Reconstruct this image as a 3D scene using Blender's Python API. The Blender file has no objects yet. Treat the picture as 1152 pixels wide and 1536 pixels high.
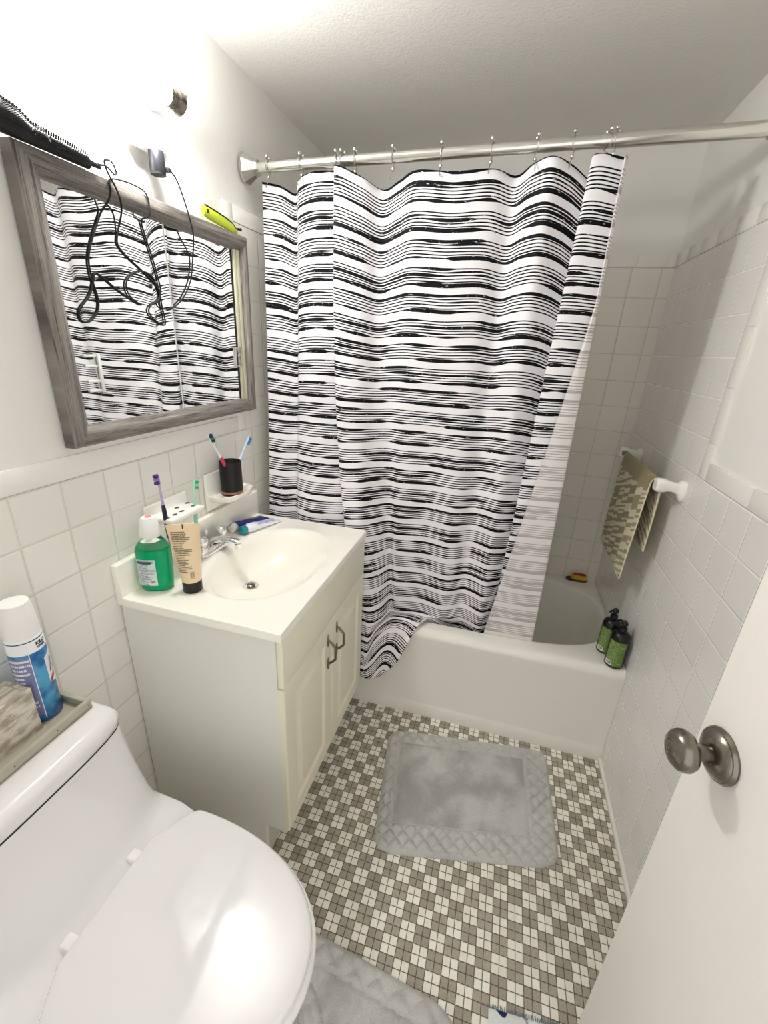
import bpy, bmesh, math, random
from mathutils import Vector, Matrix, Quaternion
from mathutils import noise as mnoise
random.seed(7)
SC = bpy.context.scene
COL = SC.collection
PI = math.pi
W, D, H = 1.52, 0.7275, 2.339

# ------------------------------------------------------------------ materials
def lin(c):
    def f(v):
        v /= 255.0
        return v/12.92 if v <= .04045 else ((v+.055)/1.055)**2.4
    return (f(c[0]), f(c[1]), f(c[2]), 1)

class NT:
    def __init__(s, name):
        s.m = bpy.data.materials.new(name); s.m.use_nodes = True
        s.t = s.m.node_tree; s.b = s.t.nodes['Principled BSDF']
        s._c = {}
    def n(s, typ, **kw):
        nd = s.t.nodes.new(typ)
        for k, v in kw.items(): setattr(nd, k, v)
        return nd
    def put(s, sock, v):
        if isinstance(v, bpy.types.NodeSocket): s.t.links.new(v, sock)
        else: sock.default_value = v
    def M(s, op, a, b=None, c=None, clamp=False):
        nd = s.n('ShaderNodeMath', operation=op, use_clamp=clamp)
        s.put(nd.inputs[0], a)
        if b is not None: s.put(nd.inputs[1], b)
        if c is not None: s.put(nd.inputs[2], c)
        return nd.outputs[0]
    def mix(s, f, a, b):
        nd = s.n('ShaderNodeMix', data_type='RGBA')
        s.put(nd.inputs[0], f); s.put(nd.inputs[6], a); s.put(nd.inputs[7], b)
        return nd.outputs[2]
    def mapr(s, v, a, b, c=0., d=1., smooth=True):
        nd = s.n('ShaderNodeMapRange'); nd.interpolation_type = 'SMOOTHSTEP' if smooth else 'LINEAR'
        s.put(nd.inputs[0], v); s.put(nd.inputs[1], a); s.put(nd.inputs[2], b); s.put(nd.inputs[3], c); s.put(nd.inputs[4], d)
        return nd.outputs[0]
    def coord(s, kind='Object'):
        if 'tc' not in s._c: s._c['tc'] = s.n('ShaderNodeTexCoord')
        return s._c['tc'].outputs[kind]
    def sep(s, v):
        nd = s.n('ShaderNodeSeparateXYZ'); s.put(nd.inputs[0], v); return nd.outputs
    def comb(s, x=0., y=0., z=0.):
        nd = s.n('ShaderNodeCombineXYZ')
        s.put(nd.inputs[0], x); s.put(nd.inputs[1], y); s.put(nd.inputs[2], z); return nd.outputs[0]
    def noise(s, vec, scale=5., detail=2., rough=.5, dim='3D'):
        nd = s.n('ShaderNodeTexNoise', noise_dimensions=dim)
        s.put(nd.inputs['Vector'], vec); s.put(nd.inputs['Scale'], scale)
        nd.inputs['Detail'].default_value = detail; nd.inputs['Roughness'].default_value = rough
        return nd.outputs[0]
    def white(s, vec):
        nd = s.n('ShaderNodeTexWhiteNoise', noise_dimensions='3D'); s.put(nd.inputs[0], vec); return nd.outputs[0]
    def bump(s, h, dist=.001, strength=1.):
        nd = s.n('ShaderNodeBump'); s.put(nd.inputs['Height'], h)
        nd.inputs['Distance'].default_value = dist; nd.inputs['Strength'].default_value = strength
        s.t.links.new(nd.outputs[0], s.b.inputs['Normal'])
    def col(s, v): s.put(s.b.inputs['Base Color'], v)
    def set(s, **kw):
        for k, v in kw.items(): s.put(s.b.inputs[k], v)

def pbr(name, c, rough=.5, metal=0., bump=None, var=0., coat=0., trans=0., ior=1.45, sheen=0.):
    t = NT(name); t.set(Roughness=rough, Metallic=metal, IOR=ior)
    t.b.inputs['Coat Weight'].default_value = coat
    t.b.inputs['Transmission Weight'].default_value = trans
    if sheen: t.b.inputs['Sheen Weight'].default_value = sheen
    L = lin(c)
    if var:
        nz = t.noise(t.coord(), 6., 4.)
        t.col(t.mix(nz, tuple(x*(1-var) for x in L[:3])+(1,), tuple(min(1, x*(1+var)) for x in L[:3])+(1,)))
    else: t.col(L)
    if bump:
        t.bump(t.noise(t.coord(), bump[0], 3.), bump[1])
    return t.m

def tile_mat(name, ax, off, zoff, p, c, g, gw=.0011, rough=.18):
    t = NT(name); o = t.sep(t.coord())
    a, z = o[ax], o[2]
    def line(v, f):
        q = t.M('DIVIDE', t.M('SUBTRACT', v, f), p)
        fr = t.M('FRACT', t.M('ADD', q, .5))
        return t.M('MULTIPLY', t.M('ABSOLUTE', t.M('SUBTRACT', fr, .5)), p), t.M('FLOOR', q)
    da, ia = line(a, off); dz, iz = line(z, zoff)
    d = t.M('MINIMUM', da, dz)
    m = t.mapr(d, gw*.5, gw*1.5)
    wn = t.white(t.comb(ia, iz, 3.))
    L = lin(c)
    tc = t.mix(wn, tuple(x*.965 for x in L[:3])+(1,), L)
    t.col(t.mix(m, lin(g), tc))
    t.set(Roughness=t.mapr(m, 0, 1, .6, rough, False))
    h = t.M('ADD', t.mapr(d, gw*.4, gw*4.5), t.M('MULTIPLY', t.noise(t.coord(), 9., 2.), .5))
    t.bump(h, .0012)
    return t.m

def print_mat(name, paper, ink, rows, dens=.42, ucell=60., rough=.35, block=None, fill=.5):
    t = NT(name); o = t.sep(t.coord('UV')); u, v = o[0], o[1]
    rv = t.M('MULTIPLY', v, float(rows)); row = t.M('FLOOR', rv); fr = t.M('FRACT', rv)
    inl = t.M('LESS_THAN', fr, fill)
    nz = t.noise(t.comb(t.M('MULTIPLY', u, ucell), t.M('MULTIPLY', row, 7.31), 0.), 1., 1.)
    wd = t.M('GREATER_THAN', nz, dens)
    ln = t.white(t.comb(row, 2., 5.))
    ext = t.M('LESS_THAN', u, t.mapr(ln, 0, 1, .55, .98, False))
    mk = t.M('MULTIPLY', t.M('MULTIPLY', inl, wd), ext)
    mk = t.M('MULTIPLY', mk, t.M('GREATER_THAN', u, .05))
    t.col(t.mix(mk, lin(paper), lin(ink))); t.set(Roughness=rough)
    return t.m

def barcode_mat(name, paper=(240, 240, 236), ink=(20, 20, 20), n=34):
    t = NT(name); o = t.sep(t.coord('UV'))
    w = t.white(t.comb(t.M('FLOOR', t.M('MULTIPLY', o[0], float(n))), 1., 1.))
    k = t.M('MULTIPLY', t.M('GREATER_THAN', w, .5), t.M('MULTIPLY', t.M('GREATER_THAN', o[1], .2), t.M('LESS_THAN', o[1], .9)))
    k = t.M('MULTIPLY', k, t.M('MULTIPLY', t.M('GREATER_THAN', o[0], .08), t.M('LESS_THAN', o[0], .92)))
    t.col(t.mix(k, lin(paper), lin(ink))); t.set(Roughness=.4)
    return t.m

MT = {}
MT['paint'] = pbr('wall_paint', (240, 239, 235), .55, bump=(60, .0006))
MT['ceil'] = pbr('ceiling_paint', (226, 224, 219), .75, bump=(140, .0012), var=.02)
MT['tileL'] = tile_mat('tile_left', 1, -.808, 1.909, .1123, (240, 239, 233), (212, 208, 196))
MT['tileR'] = tile_mat('tile_right', 1, -.0405, 1.909, .1123, (237, 236, 234), (252, 251, 248))
MT['tileB'] = tile_mat('tile_back', 0, 1.475, 1.909, .1123, (236, 233, 224), (204, 199, 184))
MT['cap'] = pbr('tile_cap', (241, 240, 235), .2)
MT['porc'] = pbr('white_porcelain', (236, 235, 236), .08, coat=.6)
MT['tub'] = pbr('tub_enamel', (240, 239, 232), .14, coat=.3)
MT['ceram'] = pbr('white_ceramic', (246, 244, 238), .12, coat=.4)
MT['cream'] = pbr('cream_door_paint', (238, 232, 212), .35)
MT['side'] = pbr('cabinet_side_laminate', (232, 232, 224), .4)
MT['kick'] = pbr('toe_kick', (205, 203, 192), .5)
MT['marble'] = pbr('cultured_marble', (252, 249, 240), .12, coat=.4)
MT['chrome'] = pbr('chrome', (235, 235, 235), .06, 1.)
MT['steel'] = pbr('satin_steel', (205, 202, 196), .22, 1.)
MT['rod'] = pbr('brushed_rod', (225, 223, 218), .18, 1.)
MT['nickel'] = pbr('antique_nickel', (132, 126, 116), .24, 1.)
MT['pull'] = pbr('aged_pull', (128, 120, 102), .32, 1.)
MT['bristle'] = pbr('brush_bristle', (10, 10, 11), .9)
MT['cord'] = pbr('cord_rubber', (14, 14, 15), .75)
MT['black'] = pbr('black_plastic', (14, 14, 15), .28)
MT['blackm'] = pbr('black_matte', (9, 9, 10), .5)
MT['copper'] = pbr('copper_band', (176, 120, 92), .35, .7)
MT['white'] = pbr('white_plastic', (244, 243, 241), .3)
MT['door'] = pbr('door_paint', (246, 241, 236), .42, bump=(90, .0005))
MT['grayp'] = pbr('grey_plastic', (34, 34, 38), .32)
MT['lime'] = pbr('lime_plastic', (196, 214, 40), .35)
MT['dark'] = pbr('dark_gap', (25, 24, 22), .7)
MT['creamtrack'] = pbr('cream_track', (226, 224, 196), .35, .2)
t = NT('mirror_glass'); t.col((.93, .94, .93, 1)); t.set(Metallic=1., Roughness=.012); MT['mirror'] = t.m

# mosaic floor: small square tiles in 2x2 blocks of two colours, checkerboard
t = NT('mosaic_floor'); o = t.sep(t.coord())
BX, BY = .0427, .0445
qx = t.M('DIVIDE', t.M('SUBTRACT', o[0], .876-BX/2), BX); qy = t.M('DIVIDE', t.M('SUBTRACT', o[1], -.684-BY/2), BY)
par = t.M('FLOORED_MODULO', t.M('ADD', t.M('FLOOR', qx), t.M('FLOOR', qy)), 2.)
hx = t.M('MULTIPLY', qx, 2.); hy = t.M('MULTIPLY', qy, 2.)
ex = t.M('ABSOLUTE', t.M('SUBTRACT', t.M('FRACT', t.M('ADD', hx, .5)), .5)); ey = t.M('ABSOLUTE', t.M('SUBTRACT', t.M('FRACT', t.M('ADD', hy, .5)), .5))
d = t.M('MINIMUM', ex, ey)
m = t.mapr(d, .025, .06)
wn = t.white(t.comb(t.M('FLOOR', hx), t.M('FLOOR', hy), 1.)); wb = t.white(t.comb(t.M('FLOOR', qx), t.M('FLOOR', qy), 9.))
lt = t.mix(wn, lin((238, 234, 222)), lin((251, 249, 240)))
dk = t.mix(t.M('ADD', t.M('MULTIPLY', wn, .4), t.M('MULTIPLY', wb, .6)), lin((158, 149, 136)), lin((184, 176, 163)))
dk = t.mix(t.mapr(t.noise(t.coord(), 260., 2.), .35, .75, 0., .35), dk, lin((128, 118, 102)))
tc = t.mix(t.M('LESS_THAN', par, .5), dk, lt)
t.col(t.mix(m, lin((92, 82, 66)), tc)); t.set(Roughness=t.mapr(m, 0, 1, .8, .38, False))
t.bump(t.mapr(d, .02, .11), .0009); MT['floor'] = t.m

# brushed stripe print of the curtain (UV in metres)
def stripe_mat(name, fade):
    t = NT(name); o = t.sep(t.coord('UV')); u, v = o[0], o[1]
    P = .0748
    wv = t.M('MULTIPLY', t.M('SUBTRACT', t.noise(t.comb(t.M('MULTIPLY', u, 4.), t.M('MULTIPLY', v, 3.), 0.), 1., 1.), .5), .010)
    vv = t.M('DIVIDE', t.M('ADD', v, wv), P)
    cell = t.M('FLOOR', vv); f = t.M('FRACT', vv)
    par = t.M('FLOORED_MODULO', cell, 2.)
    edge = t.M('MULTIPLY', t.M('SUBTRACT', t.noise(t.comb(t.M('MULTIPLY', u, 420.), t.M('MULTIPLY', v, 90.), 0.), 1., 2.), .5), .016)
    tot = None
    for k in range(6):
        c = .94-.122*k        # from the top of the group downwards
        jit = t.M('MULTIPLY', t.M('SUBTRACT', t.noise(t.comb(t.M('MULTIPLY', u, 9.), t.M('ADD', t.M('MULTIPLY', cell, 3.7), k*11.3), 4.), 1., 1.), .5), .035)
        nz = t.noise(t.comb(t.M('MULTIPLY', u, [6., 4., 5.5, 4., 5., 7.][k]), t.M('ADD', t.M('MULTIPLY', cell, 5.13), k*17.9), 0.), 1., 1.)
        lo = [.40, .56, .42, .60, .54, .40][k]
        if k == 0: lo = t.M('ADD', lo, t.M('MULTIPLY', par, .16))
        if k == 2: lo = t.M('SUBTRACT', lo+.13, t.M('MULTIPLY', par, .13))
        big = t.mapr(nz, lo, t.M('ADD', lo, .17) if not isinstance(lo, float) else lo+.17)
        half = t.M('ADD', t.M('MULTIPLY', big, [.050, .028, .048, .026, .034, .058][k]), .0235)
        half = t.M('ADD', half, t.M('MULTIPLY', edge, t.M('ADD', big, .45)))
        dist = t.M('ABSOLUTE', t.M('SUBTRACT', t.M('ADD', f, jit), c))
        ln = t.M('LESS_THAN', dist, half)
        tot = ln if tot is None else t.M('MAXIMUM', tot, ln)
    # bare flecks inside the strokes
    fl = t.noise(t.comb(t.M('MULTIPLY', u, 60.), t.M('MULTIPLY', v, 420.), 0.), 1., 1.)
    tot = t.M('MULTIPLY', tot, t.mapr(fl, .70, .73, 1., 0.))
    ink = lin((7, 7, 9)); cloth = lin((244, 242, 246))
    if fade: ink = lin((186, 178, 180)); cloth = lin((236, 230, 229))
    t.col(t.mix(tot, cloth, ink)); t.set(Roughness=.7)
    t.set(**{'Specular IOR Level': .2})
    return t.m
MT['curt'] = stripe_mat('striped_curtain_print', False); MT['curtb'] = stripe_mat('striped_curtain_reverse', True)

# weathered grey wood
def wood_mat(name, a, b, c):
    t = NT(name); o = t.sep(t.coord('UV'))
    base = t.comb(t.M('MULTIPLY', o[0], 3.), t.M('MULTIPLY', o[1], 60.), 0.)
    w = t.noise(base, 1.6, 5., .65)
    fine = t.noise(t.comb(t.M('MULTIPLY', o[0], 12.), t.M('MULTIPLY', o[1], 420.), 1.), 1., 3.)
    k = t.M('ADD', t.M('MULTIPLY', w, .65), t.M('MULTIPLY', fine, .35))
    cc = t.mix(t.mapr(k, .36, .52), lin(a), lin(b)); cc = t.mix(t.mapr(k, .52, .68), cc, lin(c))
    t.col(cc); t.set(Roughness=.42); t.bump(k, .0012)
    return t.m
MT['wood'] = wood_mat('weathered_grey_wood', (62, 56, 53), (128, 121, 115), (172, 166, 158))
MT['wwood'] = wood_mat('whitewashed_wood', (120, 108, 92), (206, 200, 186), (232, 228, 216))
t = NT('worn_whitewash'); o = t.sep(t.coord('UV'))
k = t.noise(t.comb(t.M('MULTIPLY', o[0], 26.), t.M('MULTIPLY', o[1], 48.), 0.), 1., 4., .6)
cc = t.mix(t.mapr(k, .40, .62), lin((222, 216, 204)), lin((168, 155, 137)))
t.col(cc); t.set(Roughness=.6); MT['wwood'] = t.m
MT['tray'] = pbr('grey_tray', (176, 172, 156), .6, var=.1, bump=(80, .0008))

# towel print: columns of broken olive stripes
t = NT('towel_print'); o = t.sep(t.coord('UV')); u, v = o[0], o[1]
uu = t.M('ADD', u, t.M('MULTIPLY', t.noise(t.comb(0., t.M('MULTIPLY', v, 6.), 0.), 1., 1.), .10))
cid = t.M('FLOOR', t.M('MULTIPLY', uu, 6.)); fu = t.M('FRACT', t.M('MULTIPLY', uu, 6.))
sl = t.M('ADD', v, t.M('MULTIPLY', t.mapr(fu, .0, 1.), -.018))
nz = t.noise(t.comb(t.M('MULTIPLY', cid, 5.7), t.M('MULTIPLY', sl, 58.), 0.), 1., .5)
mk = t.mapr(nz, .50, .53)
mk = t.M('MAXIMUM', mk, t.M('LESS_THAN', t.M('ABSOLUTE', v), .045))
cc = t.mix(mk, lin((222, 212, 184)), lin((140, 128, 80)))
cc = t.mix(t.mapr(t.noise(t.comb(t.M('MULTIPLY', u, 300.), t.M('MULTIPLY', v, 300.), 0.), 1., 2.), .4, .7, 0., .25), cc, lin((110, 100, 66)))
t.col(cc); t.set(Roughness=.95); t.b.inputs['Sheen Weight'].default_value = .3
t.bump(t.noise(t.coord(), 500., 2.), .0015); MT['towel'] = t.m
MT['hem'] = pbr('towel_hem', (224, 214, 188), .95, bump=(500, .001))

def plush(name, a, b, sc=7.):
    t = NT(name)
    k = t.noise(t.coord(), sc, 4., .6); k2 = t.noise(t.coord(), 420., 2.)
    cc = t.mix(t.mapr(k, .38, .64), lin(a), lin(b)); cc = t.mix(t.mapr(k2, .3, .7, 0., .25), cc, lin((118, 116, 112)))
    t.col(cc); t.set(Roughness=.95); t.b.inputs['Sheen Weight'].default_value = .35
    t.bump(t.M('ADD', t.M('MULTIPLY', k2, .6), k), .002); return t.m
MT['plush'] = plush('grey_plush', (168, 168, 165), (206, 206, 203))
MT['quilt'] = plush('grey_quilted', (196, 196, 193), (208, 208, 205), 3.)

# blue-and-white rag mat
t = NT('blue_white_mat'); k = t.noise(t.coord(), 24., 1.)
cc = t.mix(t.mapr(k, .47, .50), lin((32, 42, 92)), lin((232, 236, 236))); cc = t.mix(t.mapr(t.noise(t.coord(), 9., 1.), .60, .62), cc, lin((110, 160, 190)))
t.col(cc); t.set(Roughness=.95); t.bump(t.noise(t.coord(), 300.), .002); MT['bluemat'] = t.m

# ------------------------------------------------------------------ geometry helpers
def origin_of(p):
    o = Vector((0, 0, 0))
    while p is not None:
        o += p.location; p = p.parent
    return o

def mk(name, V, F, mat, parent=None, loc=None, smooth=True, uv=None, mats=None, fm=None, angle=40):
    off = origin_of(parent) + (Vector(loc) if loc else Vector((0, 0, 0)))
    me = bpy.data.meshes.new(name)
    me.from_pydata([tuple(Vector(v)-off) for v in V], [], F)
    me.materials.append(MT[mat] if isinstance(mat, str) else mat)
    if mats:
        for x in mats: me.materials.append(MT[x] if isinstance(x, str) else x)
    if fm: me.polygons.foreach_set('material_index', fm)
    if uv:
        l = me.uv_layers.new(name='UVMap')
        for lp in me.loops: l.data[lp.index].uv = uv[lp.vertex_index]
    bm = bmesh.new(); bm.from_mesh(me)
    if not uv: bmesh.ops.recalc_face_normals(bm, faces=bm.faces)
    if smooth:
        for f in bm.faces: f.smooth = True
        a = math.radians(angle)
        for e in bm.edges:
            if len(e.link_faces) == 2 and e.calc_face_angle(0) > a: e.smooth = False
    bm.to_mesh(me); bm.free()
    o = bpy.data.objects.new(name, me); COL.objects.link(o)
    if parent: o.parent = parent
    if loc: o.location = loc
    return o

def thing(name, label, cat, loc, group=None):
    o = bpy.data.objects.new(name, None); COL.objects.link(o)
    o.empty_display_size = .05
    o.location = loc; o['label'] = label; o['category'] = cat
    if group: o['group'] = group
    return o
def tag(o, label, cat, group=None):
    o['label'] = label; o['category'] = cat
    if group: o['group'] = group
    return o
def struct(name, V, F, mat, **k):
    o = mk(name, V, F, mat, **k)
    if not k.get('parent'): o['kind'] = 'structure'
    return o

class G:  # geometry collector
    def __init__(s): s.V = []; s.F = []
    def add(s, V, F):
        n = len(s.V); s.V += [tuple(v) for v in V]; s.F += [tuple(i+n for i in f) for f in F]; return s
    def box(s, x0, x1, y0, y1, z0, z1, r=0., seg=2):
        bm = bmesh.new()
        bmesh.ops.create_cube(bm, size=1)
        for v in bm.verts:
            v.co = Vector(((x0+x1)/2+v.co.x*(x1-x0), (y0+y1)/2+v.co.y*(y1-y0), (z0+z1)/2+v.co.z*(z1-z0)))
        if r: bmesh.ops.bevel(bm, geom=list(bm.edges), offset=r, segments=seg, affect='EDGES', profile=.5)
        bm.verts.index_update()
        s.add([v.co.copy() for v in bm.verts], [[v.index for v in f.verts] for f in bm.faces]); bm.free(); return s
    def loft(s, rings, closed=True, cap0=True, cap1=True):
        V = []; F = []; n = len(rings[0])
        for r in rings: V += list(r)
        for i in range(len(rings)-1):
            for j in range(n if closed else n-1):
                k = (j+1) % n
                F.append((i*n+j, i*n+k, (i+1)*n+k, (i+1)*n+j))
        if cap0: F.append(tuple(range(n-1, -1, -1)))
        if cap1: F.append(tuple(range((len(rings)-1)*n, len(rings)*n)))
        return s.add(V, F)
    def lathe(s, prof, o=(0, 0, 0), ax=(0, 0, 1), n=32, sx=1., sy=1., rot=0.):
        q = Vector((0, 0, 1)).rotation_difference(Vector(ax).normalized()); o = Vector(o)
        rings = []
        for r, z in prof:
            r = max(r, 1e-5)
            rings.append([o+q @ Vector((r*sx*math.cos(a+0)*math.cos(rot)-r*sy*math.sin(a)*math.sin(rot),
                                        r*sx*math.cos(a)*math.sin(rot)+r*sy*math.sin(a)*math.cos(rot), z)) for a in [2*PI*i/n for i in range(n)]])
        return s.loft(rings)
    def tube(s, pts, r, n=8, smooth=0):
        pts = [Vector(p) for p in pts]
        if smooth: pts = spline(pts, smooth)
        rings = []; up = None
        for i, p in enumerate(pts):
            a = pts[max(i-1, 0)]; b = pts[min(i+1, len(pts)-1)]
            tn = (b-a).normalized()
            if up is None:
                up = Vector((0, 0, 1)) if abs(tn.z) < .9 else Vector((1, 0, 0))
            up = (up-tn*up.dot(tn)).normalized()
            sd = tn.cross(up)
            rr = r(i/(len(pts)-1)) if callable(r) else r
            rings.append([p+(up*math.cos(2*PI*k/n)+sd*math.sin(2*PI*k/n))*rr for k in range(n)])
        return s.loft(rings)
    def obj(s, name, mat, parent=None, **k): return mk(name, s.V, s.F, mat, parent, **k)

def cr(a, b, c, d, t):
    return .5*((2*b)+(c-a)*t+(2*a-5*b+4*c-d)*t*t+(3*b-a-3*c+d)*t*t*t)
def spline(p, m):
    out = []
    for i in range(len(p)-1):
        a, b, c, d = p[max(i-1, 0)], p[i], p[i+1], p[min(i+2, len(p)-1)]
        for k in range(m): out.append(cr(a, b, c, d, k/m))
    out.append(p[-1]); return out

# ------------------------------------------------------------------ room shell
YF = -1.70
def sbox(name, x0, x1, y0, y1, z0, z1, mat, r=0.):
    g = G().box(x0, x1, y0, y1, z0, z1, r); return struct(name, g.V, g.F, mat)
sbox('floor', -.12, 1.64, YF-.9, D+.12, -.08, 0, 'floor')
sbox('ceiling', -.12, 1.64, YF-.1, D+.12, H, H+.08, 'ceil')
sbox('wall_left', -.12, -.004, YF, D+.12, 0, H, 'paint')
sbox('wall_right', 1.525, 1.64, YF, D+.12, 0, H, 'paint')
sbox('wall_back', -.004, 1.525, D+.004, D+.12, 0, H, 'paint')
g = G().box(-.12, .56, YF-.1, YF, 0, H).box(1.44, 1.64, YF-.1, YF, 0, H).box(.56, 1.44, YF-.1, YF, 2.1, H)
struct('wall_front', g.V, g.F, 'paint')
# tiled areas
YS = -.06
g = G().box(-.006, 0, YF, YS, 0, 1.237).box(-.006, 0, YS, D+.004, 0, 1.909); struct('trim_1', g.V, g.F, 'tileL')
YR = -.05
g = G().box(W, 1.527, YF, YR, 0, 1.237).box(W, 1.527, YR, D+.004, 0, 1.909); struct('trim_2', g.V, g.F, 'tileR')
sbox('trim_3', 0, W, D, D+.006, .3, 1.909, 'tileB')
# bull-nose caps
g = G().box(-.006, .0015, YF, YS-.05, 1.239, 1.29, .002).box(-.006, .0015, YS-.05, YS, 1.239, 1.958, .002).box(-.006, .0015, YS, D, 1.911, 1.958, .002)
struct('trim_4', g.V, g.F, 'cap')
g = G()
y = YR-.05
for a, b in ((YF, -1.2), (-1.198, -.9), (-.898, -.6), (-.598, -.35), (-.348, YR-.05)): g.box(W-.0015, 1.527, a, b+.0012, 1.239, 1.29, .002)
for a, b in ((1.239, 1.34), (1.3404, 1.495), (1.4954, 1.65), (1.6504, 1.80), (1.8004, 1.958)): g.box(W-.0015, 1.527, YR-.05, YR, a, b, .0012)
for k in range(6): g.box(W-.0015, 1.527, YR+.0004+k*.13, min(YR+(k+1)*.13, D), 1.911, 1.958, .0008)
struct('trim_5', g.V, g.F, 'cap')
g = G()
for k in range(14):
    a = W-.03-k*.1123; b = W if k == 0 else a+.1119
    g.box(max(a, 0), b, D-.0015, D+.006, 1.911, 1.958, .0008)
struct('trim_6', g.V, g.F, 'cap')
g = G().box(W-.013, W, YF, -.002, 0, .022, .004); struct('baseboard_right', g.V, g.F, 'cap')
g = G().box(0, .012, YF, -.75, 0, .022, .004); struct('baseboard_left', g.V, g.F, 'cap')

# ------------------------------------------------------------------ entry door (open, right foreground)
th = math.radians(9); dn = Vector((-math.cos(th), -math.sin(th), 0)); dd = Vector((math.sin(th), -math.cos(th), 0))
E0 = Vector((1.27, -.925, 0))
def slab(g, s0, s1, t0, t1, z0, z1, r=0.):
    q = G().box(s0, s1, t0, t1, z0, z1, r)
    g.add([E0+dd*v[0]+dn*v[1]+Vector((0, 0, v[2])) for v in q.V], q.F); return g
door = thing('door_1', 'open off-white interior door in the right foreground', 'door', tuple(E0+dd*.76))
door['kind'] = 'structure'
slab(G(), 0, .76, -.036, 0, .012, 2.06, .0015).obj('door_panel', 'door', door)
kb = E0+dd*.048; kb.z = 1.068
kg = G().lathe([(.0001, 0), (.036, 0), (.0365, .003), (.034, .007), (.0325, .0075), (.0315, .009), (.024, .014), (.0165, .018), (.0135, .0185), (.0001, .0185)], kb, dn, 48)
kn = kg.obj('knob_rosette', 'nickel', door, angle=30)
kg = G().lathe([(.0001, .018), (.0115, .018), (.0115, .030), (.0125, .034), (.018, .036), (.0245, .040), (.0275, .046), (.0275, .051), (.0255, .057), (.021, .0615), (.0135, .0645), (.0125, .0640), (.0118, .0645), (.0075, .0658), (.0068, .0652), (.0030, .0655), (.0025, .0645), (.0001, .0645)], kb, dn, 48)
kg.obj('door_knob', 'nickel', door, angle=35)

# ------------------------------------------------------------------ bathtub
tub = thing('bathtub', 'white enamel bathtub with plain front apron below the striped curtain', 'bathtub', (.76, .36, 0))
def angs(cx, cy, x0, x1, y0, y1, n=112):
    A = [2*PI*i/n for i in range(n)]
    for cxx, cyy in ((x0, y0), (x1, y0), (x1, y1), (x0, y1)): A.append(math.atan2(cyy-cy, cxx-cx) % (2*PI))
    return sorted(A)
def rect_at(a, cx, cy, x0, x1, y0, y1):
    c, s = math.cos(a), math.sin(a); t = 1e9
    if c > 1e-9: t = min(t, (x1-cx)/c)
    if c < -1e-9: t = min(t, (x0-cx)/c)
    if s > 1e-9: t = min(t, (y1-cy)/s)
    if s < -1e-9: t = min(t, (y0-cy)/s)
    return cx+t*c, cy+t*s
def sup_at(a, cx, cy, ax, ay, n):
    c, s = math.cos(a), math.sin(a)
    r = (abs(c/ax)**n+abs(s/ay)**n)**(-1/n); return cx+r*c, cy+r*s
cx, cy = .79, .385
A = angs(cx, cy, .001, W-.001, .001, D-.001)
R = []
BR = [.001, W-.001, .001, D-.001]
def rr(x0, x1, y0, y1, z):
    out = []
    for a in A:
        x, y = rect_at(a, cx, cy, *BR)
        out.append((x0+(x-BR[0])/(BR[1]-BR[0])*(x1-x0), y0+(y-BR[2])/(BR[3]-BR[2])*(y1-y0), z))
    R.append(out)
def rs(ax, ay, z, n=3.4, dx=0., dy=0.): R.append([(*sup_at(a, cx+dx, cy+dy, ax, ay, n), z) for a in A])
X0, X1, Y1 = .001, W-.001, D-.001
rr(X0, X1, .0, Y1, 0); rr(X0, X1, .0, Y1, .05); rr(X0, X1, .006, Y1, .062); rr(X0, X1, .008, Y1, .07)
rr(X0, X1, .008, Y1, .30); rr(X0, X1, .006, Y1, .395); rr(X0, X1, .004, Y1, .415)
for k in range(1, 7):
    b = k/6*PI/2; rr(X0, X1, .004+.035*(1-math.cos(b)), Y1, .415+.036*math.sin(b))
rs(.722, .318, .4515); rs(.714, .310, .450); rs(.708, .304, .446); rs(.703, .299, .437)
rs(.695, .29, .40); rs(.675, .275, .30); rs(.645, .25, .18); rs(.61, .225, .12, 3.2); rs(.55, .19, .09, 3.); rs(.3, .1, .082, 2.6); rs(.02, .01, .08, 2.)
G().loft(R, cap0=False).obj('basin', 'tub', tub, angle=60)
G().lathe([(.0001, 0), (.026, 0), (.026, .003), (.02, .005), (.0001, .005)], (.22, .385, .0835), n=20).obj('drain', 'chrome', tub)

# ------------------------------------------------------------------ shower rod
rod = thing('shower_rod', 'satin metal shower rod across the tub opening', 'shower rod', (.76, .03, 2.09))
zr = lambda x: 2.078+.027*x/1.52
G().tube([(.01, .03, zr(.01)), (1.12, .03, zr(1.12))], .0155, 20).obj('rod_tube', 'rod', rod)
G().tube([(1.08, .03, zr(1.08)), (1.51, .03, zr(1.51))], .0175, 20).obj('rod_sleeve', 'rod', rod)
def flange(x, sgn):
    R = []
    for w, h, dx in ((.036, .042, 0), (.036, .042, .008), (.020, .023, .040), (.018, .020, .052)):
        ring = []
        for sy_, sz_ in ((1, .45), (.45, 1), (-.45, 1), (-1, .45), (-1, -.45), (-.45, -1), (.45, -1), (1, -.45)):
            ring.append((x+sgn*dx, .03+sy_*w, zr(x)+sz_*h))
        R.append(ring)
    return G().loft(R)
flange(.001, 1).obj('end_flange', 'steel', rod, smooth=False)
flange(W-.001, -1).obj('end_flange', 'steel', rod, smooth=False)

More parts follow.
